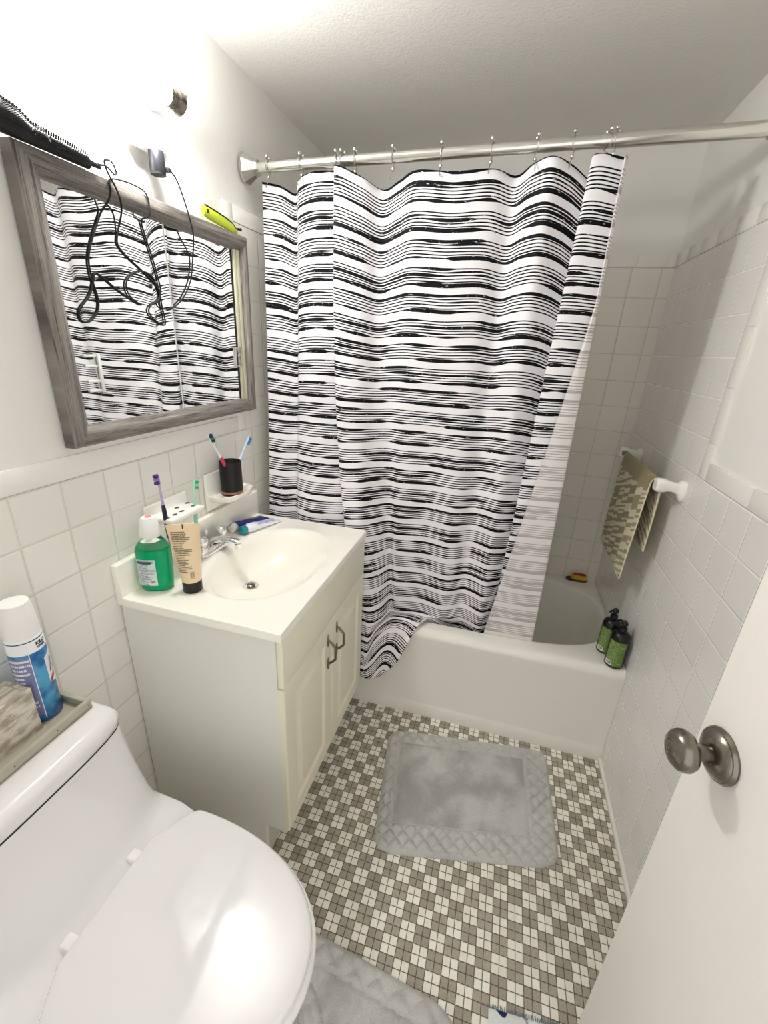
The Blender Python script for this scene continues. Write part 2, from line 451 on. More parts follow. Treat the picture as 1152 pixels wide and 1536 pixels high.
# ------------------------------------------------------------------ curtain
TOP = [(.053, .045), (.115, .055), (.163, .07), (.192, .03), (.249, .02), (.307, .045), (.332, .05), (.334, .02), (.327, .0), (.361, -.01), (.418, .015), (.469, .06), (.524, .05), (.583, .02), (.693, .015), (.806, .03), (.871, .06), (.916, .03), (.966, .0), (1.023, .03), (1.075, .05), (1.087, .045), (1.071, .01), (1.065, -.005), (1.091, -.005), (1.148, .01)]
BOT = [(.03, -.012), (.10, -.022), (.15, -.010), (.18, -.025), (.25, -.032), (.39, -.018), (.455, -.010), (.475, -.014), (.468, -.036), (.49, -.044), (.522, -.040), (.55, .01), (.572, .085), (.60, .075), (.70, .105), (.80, .085), (.87, .12), (.91, .11), (.955, .095), (.985, .11), (1.01, .125), (1.02, .12), (1.005, .105), (1.01, .095), (1.08, .088), (1.165, .095)]
ZT = [2.045, 2.035, 2.016, 2.042, 2.058, 2.066, 2.068, 2.066, 2.066, 2.056, 2.035, 2.015, 2.035, 2.050, 2.041, 2.048, 2.038, 2.056, 2.061, 2.047, 2.016, 2.02, 2.045, 2.056, 2.060, 2.053]
MID = {10: (.512, -.046, .33), 11: (.545, -.046, .40), 12: (.60, -.036, .440), 13: (.655, .0, .466), 14: (.72, .05, .466), 15: (.775, .092, .463)}
END = {10: (.500, -.050, .185), 11: (.532, -.054, .185), 12: (.585, -.052, .225), 13: (.650, -.044, .315), 14: (.708, .002, .460), 15: (.745, .078, .463)}
ZB = .474; NR = 84; NTAIL = 26; SUB = 9
uT = [0.]
for i in range(1, len(TOP)): uT.append(uT[-1]+.5*(math.dist(TOP[i], TOP[i-1])+math.dist(BOT[i], BOT[i-1])))
cols_per_row = []
def row_points(t):
    """control row at height fraction t (0 top, 1 rim)"""
    out = []
    for i in range(len(TOP)):
        e = t**2.6 if i <= 13 else t
        ey = t**1.3
        x = TOP[i][0]*(1-e)+BOT[i][0]*e; y = TOP[i][1]*(1-ey)+BOT[i][1]*ey
        zn = 2.045*(1-t)+ZB*t
        z = zn+(ZT[i]-2.045)*max(0, 1-t*1.5)**1.4
        z += .004*math.sin(i*1.7+t*5)*t
        out.append((Vector((x, y, z)), Vector((uT[i], zn, 0))))
    # returned flap: the free edge folded forward and to the left towards the hem
    w = .004+.178*max(0, (t-.22)/.78)**1.05
    fx = out[-1][0]; ul = uT[-1]
    out.append((fx+Vector((.002, -.007, 0)), Vector((ul+.008, out[-1][1].y, 0))))
    out.append((fx+Vector((-w*.5, -.016, 0)), Vector((ul+.01+w*.5, out[-1][1].y, 0))))
    out.append((fx+Vector((-w, -.014-.004*t, 0)), Vector((ul+.012+w, out[-1][1].y, 0))))
    return out
rows = [row_points(i/(NR-1)) for i in range(NR)]
last = rows[-1]
for k in range(1, NTAIL+1):
    s = k/NTAIL; rw = []
    for i, (p, uvv) in enumerate(last):
        if i < 10:
            m = Vector((p.x+.004, p.y-.004, .33)); e = Vector((p.x+.004, p.y-.006, .19+.005*math.sin(i*2)))
        elif i in MID: m = Vector(MID[i]); e = Vector(END[i])
        else: m = Vector((p.x, p.y+.022, .37)); e = Vector((p.x, p.y+.03, .27))
        if s < .5: q = cr(p+(p-m)*.6, p, m, e, s*2)
        else: q = cr(p, m, e, e+(e-m), (s-.5)*2)
        L = (m-p).length+(e-m).length
        rw.append((q, Vector((uvv.x, uvv.y-max(L, .12)*s, 0))))
    rows.append(rw)
V = []; UV = []; F = []; ncol = None
for rw in rows:
    P = spline([a[0] for a in rw], SUB); U = spline([a[1] for a in rw], SUB)
    ncol = len(P); V += P; UV += [(q.x, q.y) for q in U]
for i in range(len(rows)-1):
    for j in range(ncol-1):
        F.append((i*ncol+j, (i+1)*ncol+j, (i+1)*ncol+j+1, i*ncol+j+1))
cur = mk('shower_curtain', V, F, 'curt', uv=UV, loc=(.6, .03, 2.045), mats=['curtb'], angle=80)
tag(cur, 'white shower curtain printed with black brushed stripes, hem over the tub', 'shower curtain')
md = cur.modifiers.new('cloth', 'SOLIDIFY'); md.thickness = .0012; md.offset = -1; md.material_offset = 1; md.material_offset_rim = 1

# hooks
def make_hook():
    h = thing('curtain_hook', 'small metal curtain hook', 'curtain hook', (0, .03, 0), 'curtain hooks on the shower rod')
    pts = []
    for k in range(19):
        a = math.radians(-60+k*16.6); pts.append((.0, .03+.021*math.cos(a), .021*math.sin(a)))
    G().tube(pts, .0017, 6).obj('ring', 'steel', h)
    for yy, zz in ((.042, .024), (.018, .024), (.03, -.029)):
        G().lathe([(.0001, -.0052), (.004, -.0038), (.0054, 0), (.004, .0038), (.0001, .0052)], (0, yy, zz), n=12).obj('roller_ball', 'steel', h)
    G().tube([(0, .041, -.0185), (0, .033, -.026), (0, .026, -.036), (0, .014, -.052), (0, .008, -.062), (0, .004, -.056)], .0014, 6, smooth=4).obj('shank', 'steel', h)
    return h
hook0 = make_hook()
HX = [.086, .204, .322, .344, .385, .506, .651, .796, .918, 1.015, 1.100, 1.119]
HY = [.02]*12
HL = ['leftmost metal curtain hook beside the rod end flange', 'second metal curtain hook from the rod\'s left end', 'left one of the bunched hooks over the curtain fold', 'middle one of the bunched hooks over the curtain fold', 'right one of the bunched hooks over the curtain fold', 'curtain hook right of the bunched trio, above a dip in the hem', 'sixth-from-right curtain hook on the rod, above the flat cloth', 'curtain hook above the middle of the striped cloth', 'curtain hook left of the last wide pleat', 'curtain hook just left of the right-hand pair', 'left hook of the close pair at the curtain\'s right end', 'rightmost curtain hook of the close pair at the curtain\'s end']
HL[6] = 'curtain hook between the hem dip and the mid-curtain hook'
for i, x in enumerate(HX):
    if i == 0: h = hook0
    else:
        h = hook0.copy(); COL.objects.link(h)
        for ch in hook0.children:
            c = ch.copy(); COL.objects.link(c); c.parent = h
    h.location = (x, .03, zr(x)); h['label'] = HL[i]
    h.rotation_euler.z = math.radians([8, -6, 12, -10, 6, 0, 5, -4, 8, -12, 20, -14][i])

# ------------------------------------------------------------------ vanity
van = thing('vanity_cabinet', 'cream two-door bathroom vanity cabinet with grey-white side', 'cabinet', (.24, -.39, 0))
g = G()
zc = .868; FX = .468; zk = .165
for (ya, yb) in ((-.721, -.705), (-.075, -.059)):   # side panels with toe-kick notch
    pr = [(.004, 0), (.402, 0), (.402, zk-.01), (FX, zk-.01), (FX, zc), (.004, zc)]
    n = len(pr)
    g.add([(x, ya, z) for x, z in pr]+[(x, yb, z) for x, z in pr], [tuple(range(n)), tuple(range(2*n-1, n-1, -1))]+[(i, (i+1) % n, n+(i+1) % n, n+i) for i in range(n)])
g.box(.004, FX, -.705, -.075, zk-.01, zk+.006)
g.obj('side_panel', 'side', van, smooth=False)
G().box(.39, .402, -.705, -.075, 0, zk-.01).obj('toe_kick', 'kick', van, smooth=False)
g = G().box(FX-.02, FX-.004, -.705, -.075, zk, zc); g.obj('face_frame', 'cream', van, smooth=False)
g = G().box(FX+.0005, FX+.019, -.722, -.058, .712, zc-.001, .004, 3); g.obj('drawer_front', 'cream', van)
def rpanel(y0, y1, z0, z1):
    x = FX+.0005; fx = x+.0185; R = []
    def rg(i, xx): R.append([(xx, y0+i, z0+i), (xx, y1-i, z0+i), (xx, y1-i, z1-i), (xx, y0+i, z1-i)])
    rg(0, x); rg(0, fx-.004); rg(.003, fx-.0008); rg(.006, fx); rg(.056, fx); rg(.059, fx-.004); rg(.063, fx-.0095); rg(.070, fx-.0095)
    rg(.076, fx-.0085); rg(.094, fx-.0005); rg(.098, fx)
    return G().loft(R)
def pull(door, y, z0, z1):
    x = FX+.019; g = G()
    pts = [(x+.001, y, z1-.022), (x+.010, y, z1-.028), (x+.026, y, z1-.045), (x+.027, y, z1-.055), (x+.027, y, z0+.055), (x+.026, y, z0+.045), (x+.010, y, z0+.028), (x+.001, y, z0+.022)]
    g.tube(pts, .0042, 10, smooth=3)
    for a, b in ((z1, z1-.045), (z0, z0+.045)):
        R = []
        for k, (f, w) in enumerate(((0, .0008), (.15, .004), (.5, .0062), (.8, .005), (1, .003))):
            zz = a+(b-a)*f; R.append([(x, y-w, zz), (x+.004, y-w*.6, zz), (x+.004, y+w*.6, zz), (x, y+w, zz)])
        g.loft(R)
    g.obj('handle', 'pull', door)
dm = -.392
d1 = rpanel(-.722, dm-.0012, zk, .709).obj('door', 'cream', van, angle=14); pull(d1, -.428, .540, .678)
d2 = rpanel(dm+.0012, -.058, zk, .709).obj('door', 'cream', van, angle=14); pull(d2, -.352, .542, .680)

# countertop with integral oval basin
top = thing('sink_countertop', 'white cultured-marble vanity top with integral oval sink', 'sink', (.24, -.39, .868))
cx, cy = .272, -.388; x0, x1, y0, y1 = .0215, .490, -.731, -.048; ZC = .893
A = angs(cx, cy, x0, x1, y0, y1, 96); R = []; BR = [x0, x1, y0, y1]
rr(x0, x1, y0, y1, zc); rr(x0, x1, y0, y1, ZC-.004); rr(x0, x1-.0015, y0+.0015, y1-.0015, ZC-.001); rr(x0, x1-.004, y0+.004, y1-.004, ZC)
rr(x0, x1-.010, y0+.010, y1-.010, ZC)
rs(.188, .262, ZC, 2.1); rs(.182, .256, ZC+.0012, 2.1); rs(.174, .246, ZC-.001, 2.1); rs(.166, .236, ZC-.007, 2.1); rs(.156, .222, ZC-.020, 2.1, -.004)
rs(.140, .200, ZC-.045, 2.1, -.012); rs(.122, .174, ZC-.070, 2.1, -.022); rs(.100, .140, ZC-.092, 2.1, -.035); rs(.070, .098, ZC-.108, 2., -.052); rs(.040, .050, ZC-.116, 2., -.070, 0)
rs(.025, .025, ZC-.118, 2., -.082, 0)
G().loft(R, cap0=False, cap1=True).obj('countertop', 'marble', top, angle=35)
G().box(.0005, .0215, -.731, -.040, zc, .990, .004, 3).obj('backsplash', 'marble', top)
dr = Vector((cx-.082, cy, ZC-.1175))
G().lathe([(.0001, .0), (.023, 0), (.0245, .001), (.023, .0028), (.018, .002), (.0165, .0005), (.0001, .0005)], dr, n=28).obj('drain', 'chrome', top)
G().lathe([(.0001, .001), (.0125, .001), (.0135, .004), (.011, .0065), (.0001, .0075)], dr, n=24).obj('drain_stopper', 'nickel', top)

# faucet
fc = thing('faucet', 'chrome two-handle faucet behind the sink bowl', 'faucet', (.06, -.39, ZC))
R = []
for z, s in ((0, 1.), (.006, 1.), (.013, .93), (.018, .8), (.020, .6)):
    ring = []
    for k in range(40):
        a = 2*PI*k/40
        yy = (.078 if abs(math.sin(a)) > 0 else 0); r = (abs(math.cos(a)/.026)**2.+abs(math.sin(a)/.080)**3.2)**(-1/2.6) if False else (abs(math.cos(a)/.026)**2.6+abs(math.sin(a)/.080)**2.6)**(-1/2.6)
        ring.append((.060+r*math.cos(a)*s, -.39+r*math.sin(a)*s, ZC+z))
    R.append(ring)
G().loft(R).obj('base_plate', 'chrome', fc)
for sg, y in ((-1, -.441), (1, -.340)):
    o = G().lathe([(.0001, 0), (.017, 0), (.0165, .008), (.014, .014), (.0175, .020), (.020, .030), (.0185, .040), (.012, .046), (.0001, .048)], (.056, y, ZC+.016), n=20).obj('handle', 'chrome', fc)
    G().tube([(.056, y+sg*.010, ZC+.048), (.060, y+sg*.03, ZC+.050), (.062, y+sg*.055, ZC+.056)], lambda t: .006-.002*t, 8, smooth=3).obj('lever', 'chrome', o)
R = []
for k in range(9):
    f = k/8; x = .055+.100*f; z = ZC+.028+.020*math.sin(f*2.2)-.006*f; w = .021-.008*f; h = .013-.005*f
    R.append([(x, -.385+w*math.cos(a), z+h*math.sin(a)) for a in [2*PI*i/16 for i in range(16)]])
G().loft(R).obj('spout', 'chrome', fc)
G().lathe([(.0001, 0), (.0105, 0), (.0105, .014), (.0001, .014)], (.150, -.385, ZC+.018), n=16).obj('aerator', 'chrome', fc)
G().lathe([(.0001, 0), (.0028, 0), (.0028, .034), (.0065, .038), (.0075, .044), (.005, .049), (.0001, .05)], (.034, -.39, ZC+.016), n=14).obj('lift_rod', 'chrome', fc)

# ------------------------------------------------------------------ wall-mounted ceramics above the sink
th_ = thing('toothbrush_holder', 'white ceramic wall toothbrush holder left of the soap dish', 'toothbrush holder', (.01, -.51, 1.03))
G().box(.0005, .012, -.600, -.430, .985, 1.105, .005, 3).obj('wall_plate', 'ceram', th_)
g = G().box(.006, .088, -.588, -.448, 1.058, 1.074, .006, 3)
shelf = g.obj('shelf', 'ceram', th_)
for y, x in ((-.578, .062), (-.548, .062), (-.518, .062), (-.468, .062), (-.50, .03), (-.455, .03)):
    G().lathe([(.0001, 0), (.0085, 0), (.0085, .0006), (.0001, .0006)], (x, y, 1.0738), n=16, sx=.7).obj('hole', 'grayp', shelf)
sd = thing('soap_dish', 'white ceramic wall soap dish holding the black cup', 'soap dish', (.01, -.23, 1.0))
G().box(.0005, .012, -.338, -.110, .998, 1.128, .005, 3).obj('wall_plate', 'ceram', sd)
R = []
for z, sc_ in ((1.022, .72), (1.034, .95), (1.046, 1.), (1.052, .985), (1.052, .93), (1.046, .88), (1.045, .3)):
    ring = []
    for k in range(36):
        a = -PI/2+PI*k/35; r = (abs(math.cos(a)/.095)**2.6+abs(math.sin(a)/.095)**4)**(-1/3.)
        cx_, sx_ = math.cos(a), math.sin(a)
        xx = .008+.088*sc_*abs(cx_)**.55; yy = -.238+.094*sc_*math.copysign(abs(sx_)**.8, sx_)
        ring.append((xx, yy, z))
    R.append(ring)
G().loft(R).obj('tray', 'ceram', sd)

cup = thing('toothbrush_cup', 'black cylindrical cup with copper band on the soap dish', 'cup', (.056, -.258, 1.0465))
cz = 1.0475
G().lathe([(.0001, 0), (.034, 0), (.036, .003), (.036, .007), (.0365, .016), (.0365, .116), (.0355, .118), (.034, .116), (.034, .02), (.0001, .02)], (.056, -.258, cz), n=36).obj('body', 'blackm', cup)
G().lathe([(.0368, .0), (.037, .001), (.037, .007), (.0368, .008), (.035, .008), (.035, 0)], (.056, -.258, cz+.0065), n=36).obj('band', 'copper', cup)

def mkm(name, c, rough=.35): 
    MT[name] = pbr(name, c, rough); return name
def toothbrush(label, base, tip, face, ch, cg, cb1, cb2, group):
    base, tip = Vector(base), Vector(tip); ax = (tip-base).normalized(); L = (tip-base).length
    fc_ = Vector(face); fc_ = (fc_-ax*fc_.dot(ax)).normalized(); sd_ = ax.cross(fc_)
    t = thing('toothbrush', label, 'toothbrush', tuple(base), group)
    def P(s, a, b): return base+ax*s+fc_*a+sd_*b
    def sect(rings):
        return G().loft([[P(s, d*math.sin(q), w*math.cos(q)) for q in [2*PI*i/12 for i in range(12)]] for s, w, d in rings])
    hd = L-.030
    sect([(0, .001, .001), (.002, .0052, .004), (.02, .006, .0048), (L*.45, .0058, .005), (L*.55, .0045, .0045), (hd-.02, .0026, .0026), (hd-.004, .0034, .0024), (hd, .0052, .0022), (hd+.015, .0062, .0022), (L-.003, .005, .0022), (L, .001, .001)]).obj('handle', ch, t)
    sect([(L*.12, .0066, .0054), (L*.3, .0070, .0060), (L*.5, .0062, .0058), (L*.58, .0048, .0048)]).obj('grip', cg, t)
    for k, (s0, s1, c_) in enumerate(((hd+.001, hd+.009, cb1), (hd+.011, hd+.018, cb2), (hd+.020, hd+.028, cb1))):
        g = G()
        g.loft([[P(s0, .002, -.005), P(s1, .002, -.005), P(s1, .002, .005), P(s0, .002, .005)],
                [P(s0+.0004, .0125, -.0054), P(s1-.0004, .0115, -.0054), P(s1-.0004, .0115, .0054), P(s0+.0004, .0125, .0054)]])
        g.obj('bristles', c_, t, smooth=False)
mkm('lav', (188, 168, 214)); mkm('purple', (84, 30, 120)); mkm('mintc', (160, 226, 200)); mkm('green', (70, 180, 130)); mkm('whitep', (238, 242, 246)); mkm('navy', (24, 34, 60))
mkm('redp', (205, 60, 82)); mkm('blue', (66, 132, 190)); mkm('palebl', (190, 216, 240)); mkm('greenb', (60, 150, 90)); mkm('lav2', (150, 130, 190))
toothbrush('lavender toothbrush with purple bristles in the wall holder', (.062, -.578, .990), (.058, -.588, 1.207), (.15, -1, 0), 'lav', 'navy', 'purple', 'lav2', 'toothbrushes in the wall holder')
toothbrush('mint green toothbrush in the right end of the wall holder', (.062, -.468, .985), (.062, -.452, 1.152), (.5, 1, .0), 'mintc', 'mintc', 'green', 'mintc', 'toothbrushes in the wall holder')
toothbrush('white toothbrush with red grip leaning left in the black cup', (.058, -.236, 1.075), (.058, -.363, 1.272), (.9, .4, .35), 'whitep', 'redp', 'navy', 'greenb', 'toothbrushes in the black cup')
toothbrush('pale blue toothbrush leaning right in the black cup', (.056, -.272, 1.075), (.060, -.140, 1.228), (.5, .7, -.8), 'palebl', 'palebl', 'blue', 'blue', 'toothbrushes in the black cup')

# ------------------------------------------------------------------ mouthwash
def surfpatch(fn, u0, u1, v0, v1, nu=16, nv=8):
    V = []; U = []; F = []
    for j in range(nv+1):
        for i in range(nu+1):
            a = u0+(u1-u0)*i/nu; b = v0+(v1-v0)*j/nv
            V.append(fn(a, b)); U.append((i/nu, j/nv))
    for j in range(nv):
        for i in range(nu): k = j*(nu+1)+i; F.append((k, k+1, k+nu+2, k+nu+1))
    return V, F, U
t = NT('clear_bottle'); t.col((.95, 1, .97, 1)); t.set(Roughness=.05, IOR=1.3); t.b.inputs['Transmission Weight'].default_value = 1.; MT['clear'] = t.m
t = NT('green_liquid'); t.col(lin((0, 190, 130))); t.set(Roughness=.06, IOR=1.33); t.b.inputs['Transmission Weight'].default_value = .4; MT['liq'] = t.m
mo = Vector((.068, -.650, ZC)); mr = math.radians(22)
mw = thing('mouthwash_bottle', 'bottle of green mouthwash with white cap on the counter corner', 'bottle', tuple(mo))
def oval(w, d, z, n=36, e=2.6):
    out = []
    for i in range(n):
        a = 2*PI*i/n; r = (abs(math.cos(a)/w)**e+abs(math.sin(a)/d)**e)**(-1/e)
        x, y = r*math.cos(a), r*math.sin(a)
        out.append(mo+Vector((x*math.cos(mr)-y*math.sin(mr), x*math.sin(mr)+y*math.cos(mr), z)))
    return out
MQ = 1.07
MP = [(.1245, .040, .028)] and [(.1200, .0430, .0285), (.128, .0425, .0285), (.138, .036, .026), (.150, .026, .021), (.160, .0185, .0175), (.175, .016, .016)]
G().loft([oval(w, d, z+.001) for z, w, d in MP]).obj('body', 'clear', mw)
LP_ = [(0, .034, .022), (.002, .038, .0245), (.008, .0410, .0265), (.03, .0425, .0275), (.09, .0445, .0295), (.115, .0450, .0298), (.1235, .0435, .0288), (.1245, .041, .027), (.1246, .02, .02)]
G().loft([oval(w, d, z+.001) for z, w, d in LP_]).obj('liquid', 'liq', mw)
G().lathe([(.0001, .160), (.0250, .160), (.0262, .162), (.0252, .175), (.0215, .203), (.0175, .212), (.0135, .2135), (.0001, .2135)], mo, n=30).obj('cap', 'white', mw)
mkm('pinkdot', (232, 130, 120)); G().lathe([(.0001, .2136), (.0080, .2136), (.0080, .2144), (.0001, .2144)], mo, n=16).obj('cap_dot', 'pinkdot', mw)
MT['mwlab'] = print_mat('mouthwash_label', (214, 226, 224), (92, 106, 128), 22, .42, 40.)
MT['bar'] = barcode_mat('barcode')
def mwf(x, z, off=.0006):
    w = .0447; d = .0297; y = -d*(max(0, 1-abs(x/w)**2.6))**(1/2.6)-off
    return mo+Vector((x*math.cos(mr)-y*math.sin(mr), x*math.sin(mr)+y*math.cos(mr), z))
V, F, U = surfpatch(lambda a, b: mwf(a, b), -.041, .012, .022, .100); lab = mk('label', V, F, 'mwlab', mw, uv=U)
V, F, U = surfpatch(lambda a, b: mwf(a, b, .0012), -.012, .008, .027, .040); mk('barcode', V, F, 'bar', lab, uv=U)
mkm('labhead', (60, 76, 84)); V, F, U = surfpatch(lambda a, b: mwf(a, b, .0012), -.038, .002, .088, .095); mk('heading', V, F, 'labhead', lab, uv=U)

# ------------------------------------------------------------------ beige squeeze tube standing on its cap
to = Vector((.163, -.628, ZC)); tr = math.radians(30)
mkm('beige', (236, 212, 176), .3)
tb = thing('lotion_tube', 'beige squeeze tube standing on its black cap beside the mouthwash', 'tube', tuple(to))
G().lathe([(.0001, 0), (.0245, 0), (.0255, .002), (.0255, .030), (.0245, .033), (.0001, .033)], to, n=32).obj('cap', 'black', tb)
def tubf(a, z):  # a in radians
    f = (z-.033)/.165; w = .0255+.017*f**.9; d = .0255*(1-f)**.75+.0012
    x, y = w*math.cos(a), d*math.sin(a); lean = -.008*f
    return to+Vector((x*math.cos(tr)-y*math.sin(tr)+lean, x*math.sin(tr)+y*math.cos(tr), z))
G().loft([[tubf(2*PI*i/40, .033+.165*k/16) for i in range(40)] for k in range(17)]).obj('body', 'beige', tb)
MT['tublab'] = print_mat('tube_text', (236, 212, 176), (120, 108, 84), 24, .36, 50., fill=.62)
def tuff(a, z):
    p = tubf(a, z); c = to+Vector((0, 0, z)); return p+(p-c).normalized()*.0006
V, F, U = surfpatch(tuff, math.radians(-148), math.radians(-62), .065, .180); lab = mk('printed_text', V, F, 'tublab', tb, uv=U)
V, F, U = surfpatch(lambda a, z: tubf(a, z)+(tubf(a, z)-(to+Vector((0, 0, z)))).normalized()*.0012, math.radians(-84), math.radians(-62), .046, .067); mk('barcode', V, F, barcode_mat('barcode2', (200, 180, 145), (50, 44, 36), 12), tb, uv=U)
V, F, U = surfpatch(lambda a, z: tubf(a, z)+Vector((.0004, -.0012, 0)), math.radians(-92), math.radians(-88), .186, .198, 2, 2); mk('crimp_mark', V, F, 'black', tb, uv=U)

# ------------------------------------------------------------------ toothpaste tubes lying on the counter
def text_mesh(s, size, bold=.0, shear=0.):
    c = bpy.data.curves.new('txt', 'FONT'); c.body = s; c.size = size; c.offset = bold; c.shear = shear; c.align_x = 'LEFT'; c.resolution_u = 3
    o = bpy.data.objects.new('txt', c); COL.objects.link(o); bpy.context.view_layer.update()
    me = bpy.data.meshes.new_from_object(o); V = [v.co.copy() for v in me.vertices]; F = [tuple(p.vertices) for p in me.polygons]
    bpy.data.objects.remove(o); bpy.data.meshes.remove(me); bpy.data.curves.remove(c)
    return V, F
def paste(name, label, a, b, r, body, capm, texts, zl=0.):
    a, b = Vector(a), Vector(b); ax = (b-a); L = ax.length; ax.normalize(); sd_ = Vector((-ax.y, ax.x, 0)).normalized(); up = Vector((0, 0, 1))
    t = thing(name, label, 'toothpaste', (a.x, a.y, a.z), 'toothpaste tubes')
    def C(s): 
        f = max(0, (s-.03)/(L-.03)); return a+ax*s+up*(r*(1-f)+.0025*f)
    R = []
    for k in range(13):
        s = .024+(L-.024)*k/12; f = k/12; w = r+(.010)*f**.7; h = r*(1-f)**.8+.0015
        if k == 0: w = r*.7; h = r*.7
        R.append([C(s)+sd_*w*math.cos(q)+up*h*math.sin(q) for q in [2*PI*i/24 for i in range(24)]])
    bd = G().loft(R).obj('body', body, t)
    R = []
    for s, rr_ in ((0, .92), (.001, 1.), (.018, 1.), (.02, .9), (.028, .62)): R.append([a+ax*s+up*r+(sd_*math.cos(q)+up*math.sin(q))*r*rr_*.92 for q in [2*PI*i/24 for i in range(24)]])
    G().loft(R).obj('cap', capm, t)
    for s, size, off, v0, cm in texts:
        V, F = text_mesh(s, size, .0004)
        P = []
        for v in V:
            ss = off+v.x; q = v0+v.y; f = max(0, (ss-.024)/(L-.024)); w = r+.008*f**.7; h = r*(1-f)**.8+.0015
            ang = math.acos(max(-1, min(1, q/w)))
            P.append(C(ss)+sd_*q*1.0+up*(h*math.sin(ang)+.0006))
        mk('lettering', P, F, cm, t, smooth=False)
    return t, C, sd_, up, L, r
mkm('dblue', (28, 38, 128), .25); mkm('teal', (20, 140, 150), .3); mkm('pwhite', (236, 238, 246), .25); mkm('dbluetxt', (50, 60, 150), .3)
paste('toothpaste_tube', 'dark blue toothpaste tube with white cap against the backsplash', (.041, -.262, ZC+.001), (.074, -.085, ZC+.001), .0180, 'dblue', 'white', [('ANT', .016, .045, -.002, 'pwhite')])
T = paste('toothpaste_tube', 'white toothpaste tube with teal cap, in front of the blue one', (.084, -.266, ZC+.001), (.130, -.090, ZC+.001), .0175, 'pwhite', 'teal', [])
tt, C_, sd_, up_, L_, r_ = T
MT['pastelab'] = print_mat('paste_text', (226, 228, 242), (70, 78, 160), 7, .4, 22., fill=.55)
def pf(s, q):
    f = max(0, (s-.024)/(L_-.024)); w = r_+.008*f**.7; h = r_*(1-f)**.8+.0015; return C_(s)+sd_*w*math.cos(q)+up_*(h*math.sin(q)+.0006)
V, F, U = surfpatch(pf, .06, L_-.012, math.radians(150), math.radians(35), 12, 10); mk('printed_text', V, F, 'pastelab', tt, uv=U)

# ------------------------------------------------------------------ mirror cabinet
MY0, MY1, MZ0, MZ1 = -.777, -.029, 1.309, 1.869
IY0, IY1, IZ0, IZ1 = -.719, -.052, 1.354, 1.824
mir = thing('wall_mirror', 'medicine-cabinet mirror in a weathered grey wood frame', 'mirror', (0, -.405, 1.30))
G().box(-.003, .005, MY0+.012, MY1-.006, MZ0-.008, MZ1-.01).obj('back_box', 'white', mir, smooth=False)
prof = [(0, .006), (.02, .010), (.10, .013), (.20, .018), (.36, .0265), (.5, .0295), (.75, .0305), (.93, .0300), (1., .026), (1., .0)]
def frame_side(i):
    V = []; U = []; F = []
    cin = [(IY0, IZ0), (IY1, IZ0), (IY1, IZ1), (IY0, IZ1)]; cout = [(MY0, MZ0), (MY1, MZ0), (MY1, MZ1), (MY0, MZ1)]
    for f, x in prof:
        for k in (i, (i+1) % 4):
            a, b = cin[k], cout[k]
            y = a[0]+(b[0]-a[0])*f; z = a[1]+(b[1]-a[1])*f
            V.append((x, y, z)); U.append(((y if i in (0, 2) else z)+i*3.1, f*.055+i*.7))
    for j in range(len(prof)-1): F.append((2*j, 2*j+1, 2*j+3, 2*j+2))
    return V, F, U
V = []; F = []; U = []
for i in range(4):
    a, b, c = frame_side(i); n = len(V); V += a; U += c; F += [tuple(q+n for q in f) for f in b]
mk('frame', V, F, 'wood', mir, uv=U, angle=30)
G().box(.0055, .0095, IY0-.006, -.396, IZ0-.004, IZ1+.004).obj('mirror_panel', 'mirror', mir, smooth=False)
G().box(.0052, .0072, -.3955, -.1005, IZ0-.004, IZ1+.004).obj('mirror_panel', 'mirror', mir, smooth=False)
G().box(.0072, .0112, -.3975, -.3955, IZ0-.002, IZ1+.002).obj('seam_strip', 'steel', mir, smooth=False)
for a, b in ((-.0885, -.0735), (-.0700, -.053)):
    G().box(.0055, .0125, a, b, IZ0-.006, IZ1+.004, .001).obj('side_track', 'creamtrack', mir)
G().box(.0053, .0068, -.1005, -.050, IZ0-.004, IZ1+.004).obj('track_gap', 'dark', mir, smooth=False)
fp = G().box(.0074, .0135, -.112, -.082, 1.462, 1.528, .0012).obj('finger_pull', 'steel', mir)
G().box(.0136, .0142, -.108, -.1035, 1.468, 1.522).obj('pull_recess', 'dark', fp, smooth=False)
MT['pullw'] = pbr('clear_white_pull', (240, 242, 238), .2)
fp = G().box(.0097, .0165, -.668, -.661, 1.422, 1.508, .001).obj('finger_pull', 'pullw', mir)
for z in (1.424, 1.445, 1.478, 1.500):
    G().box(.0097, .013, -.700, -.668, z, z+.006, .001).obj('pull_rib', 'pullw', fp)

# hot-air brush lying on the frame
hb = thing('hot_air_brush', 'black bristled hair styler lying along the top of the mirror frame', 'hair brush', (.040, -.75, 1.87))
ctr = lambda y: Vector((.033, y, 1.892+(-.79-y)*-.06 if y < -.79 else 1.892-(y+.79)*.045))
def hr(y):
    K = [(-1.02, .027), (-.80, .0255), (-.77, .0235), (-.745, .0170), (-.66, .0145), (-.632, .0135), (-.625, .011)]
    for (a, ra), (b, rb) in zip(K, K[1:]):
        if y <= b: return ra+(rb-ra)*max(0, (y-a)/(b-a))
    return .009
R = []
ys = [-1.02+.395*k/50 for k in range(51)]
for y in ys:
    r = hr(y); c = ctr(y); c.z = 1.8675+r+.001
    R.append([c+Vector((r*math.cos(q), 0, r*math.sin(q))) for q in [2*PI*i/20 for i in range(20)]])
G().loft(R).obj('body', 'black', hb)
g = G()
for k in range(70):
    y = -.80+.168*k/70
    for j in range(16):
        q = 2*PI*(j+.5*(k % 2))/16; r = hr(y); c = Vector((.033, y, 1.8685+r))
        if math.sin(q) < -.55 or c.x+math.cos(q)*(r+.006) < .002: continue
        dv = Vector((math.cos(q), .0, math.sin(q))); p = c+dv*r*.95; e = c+dv*(r+.0035)+Vector((0, .001, 0))
        g.tube([p, e], .0007, 3)
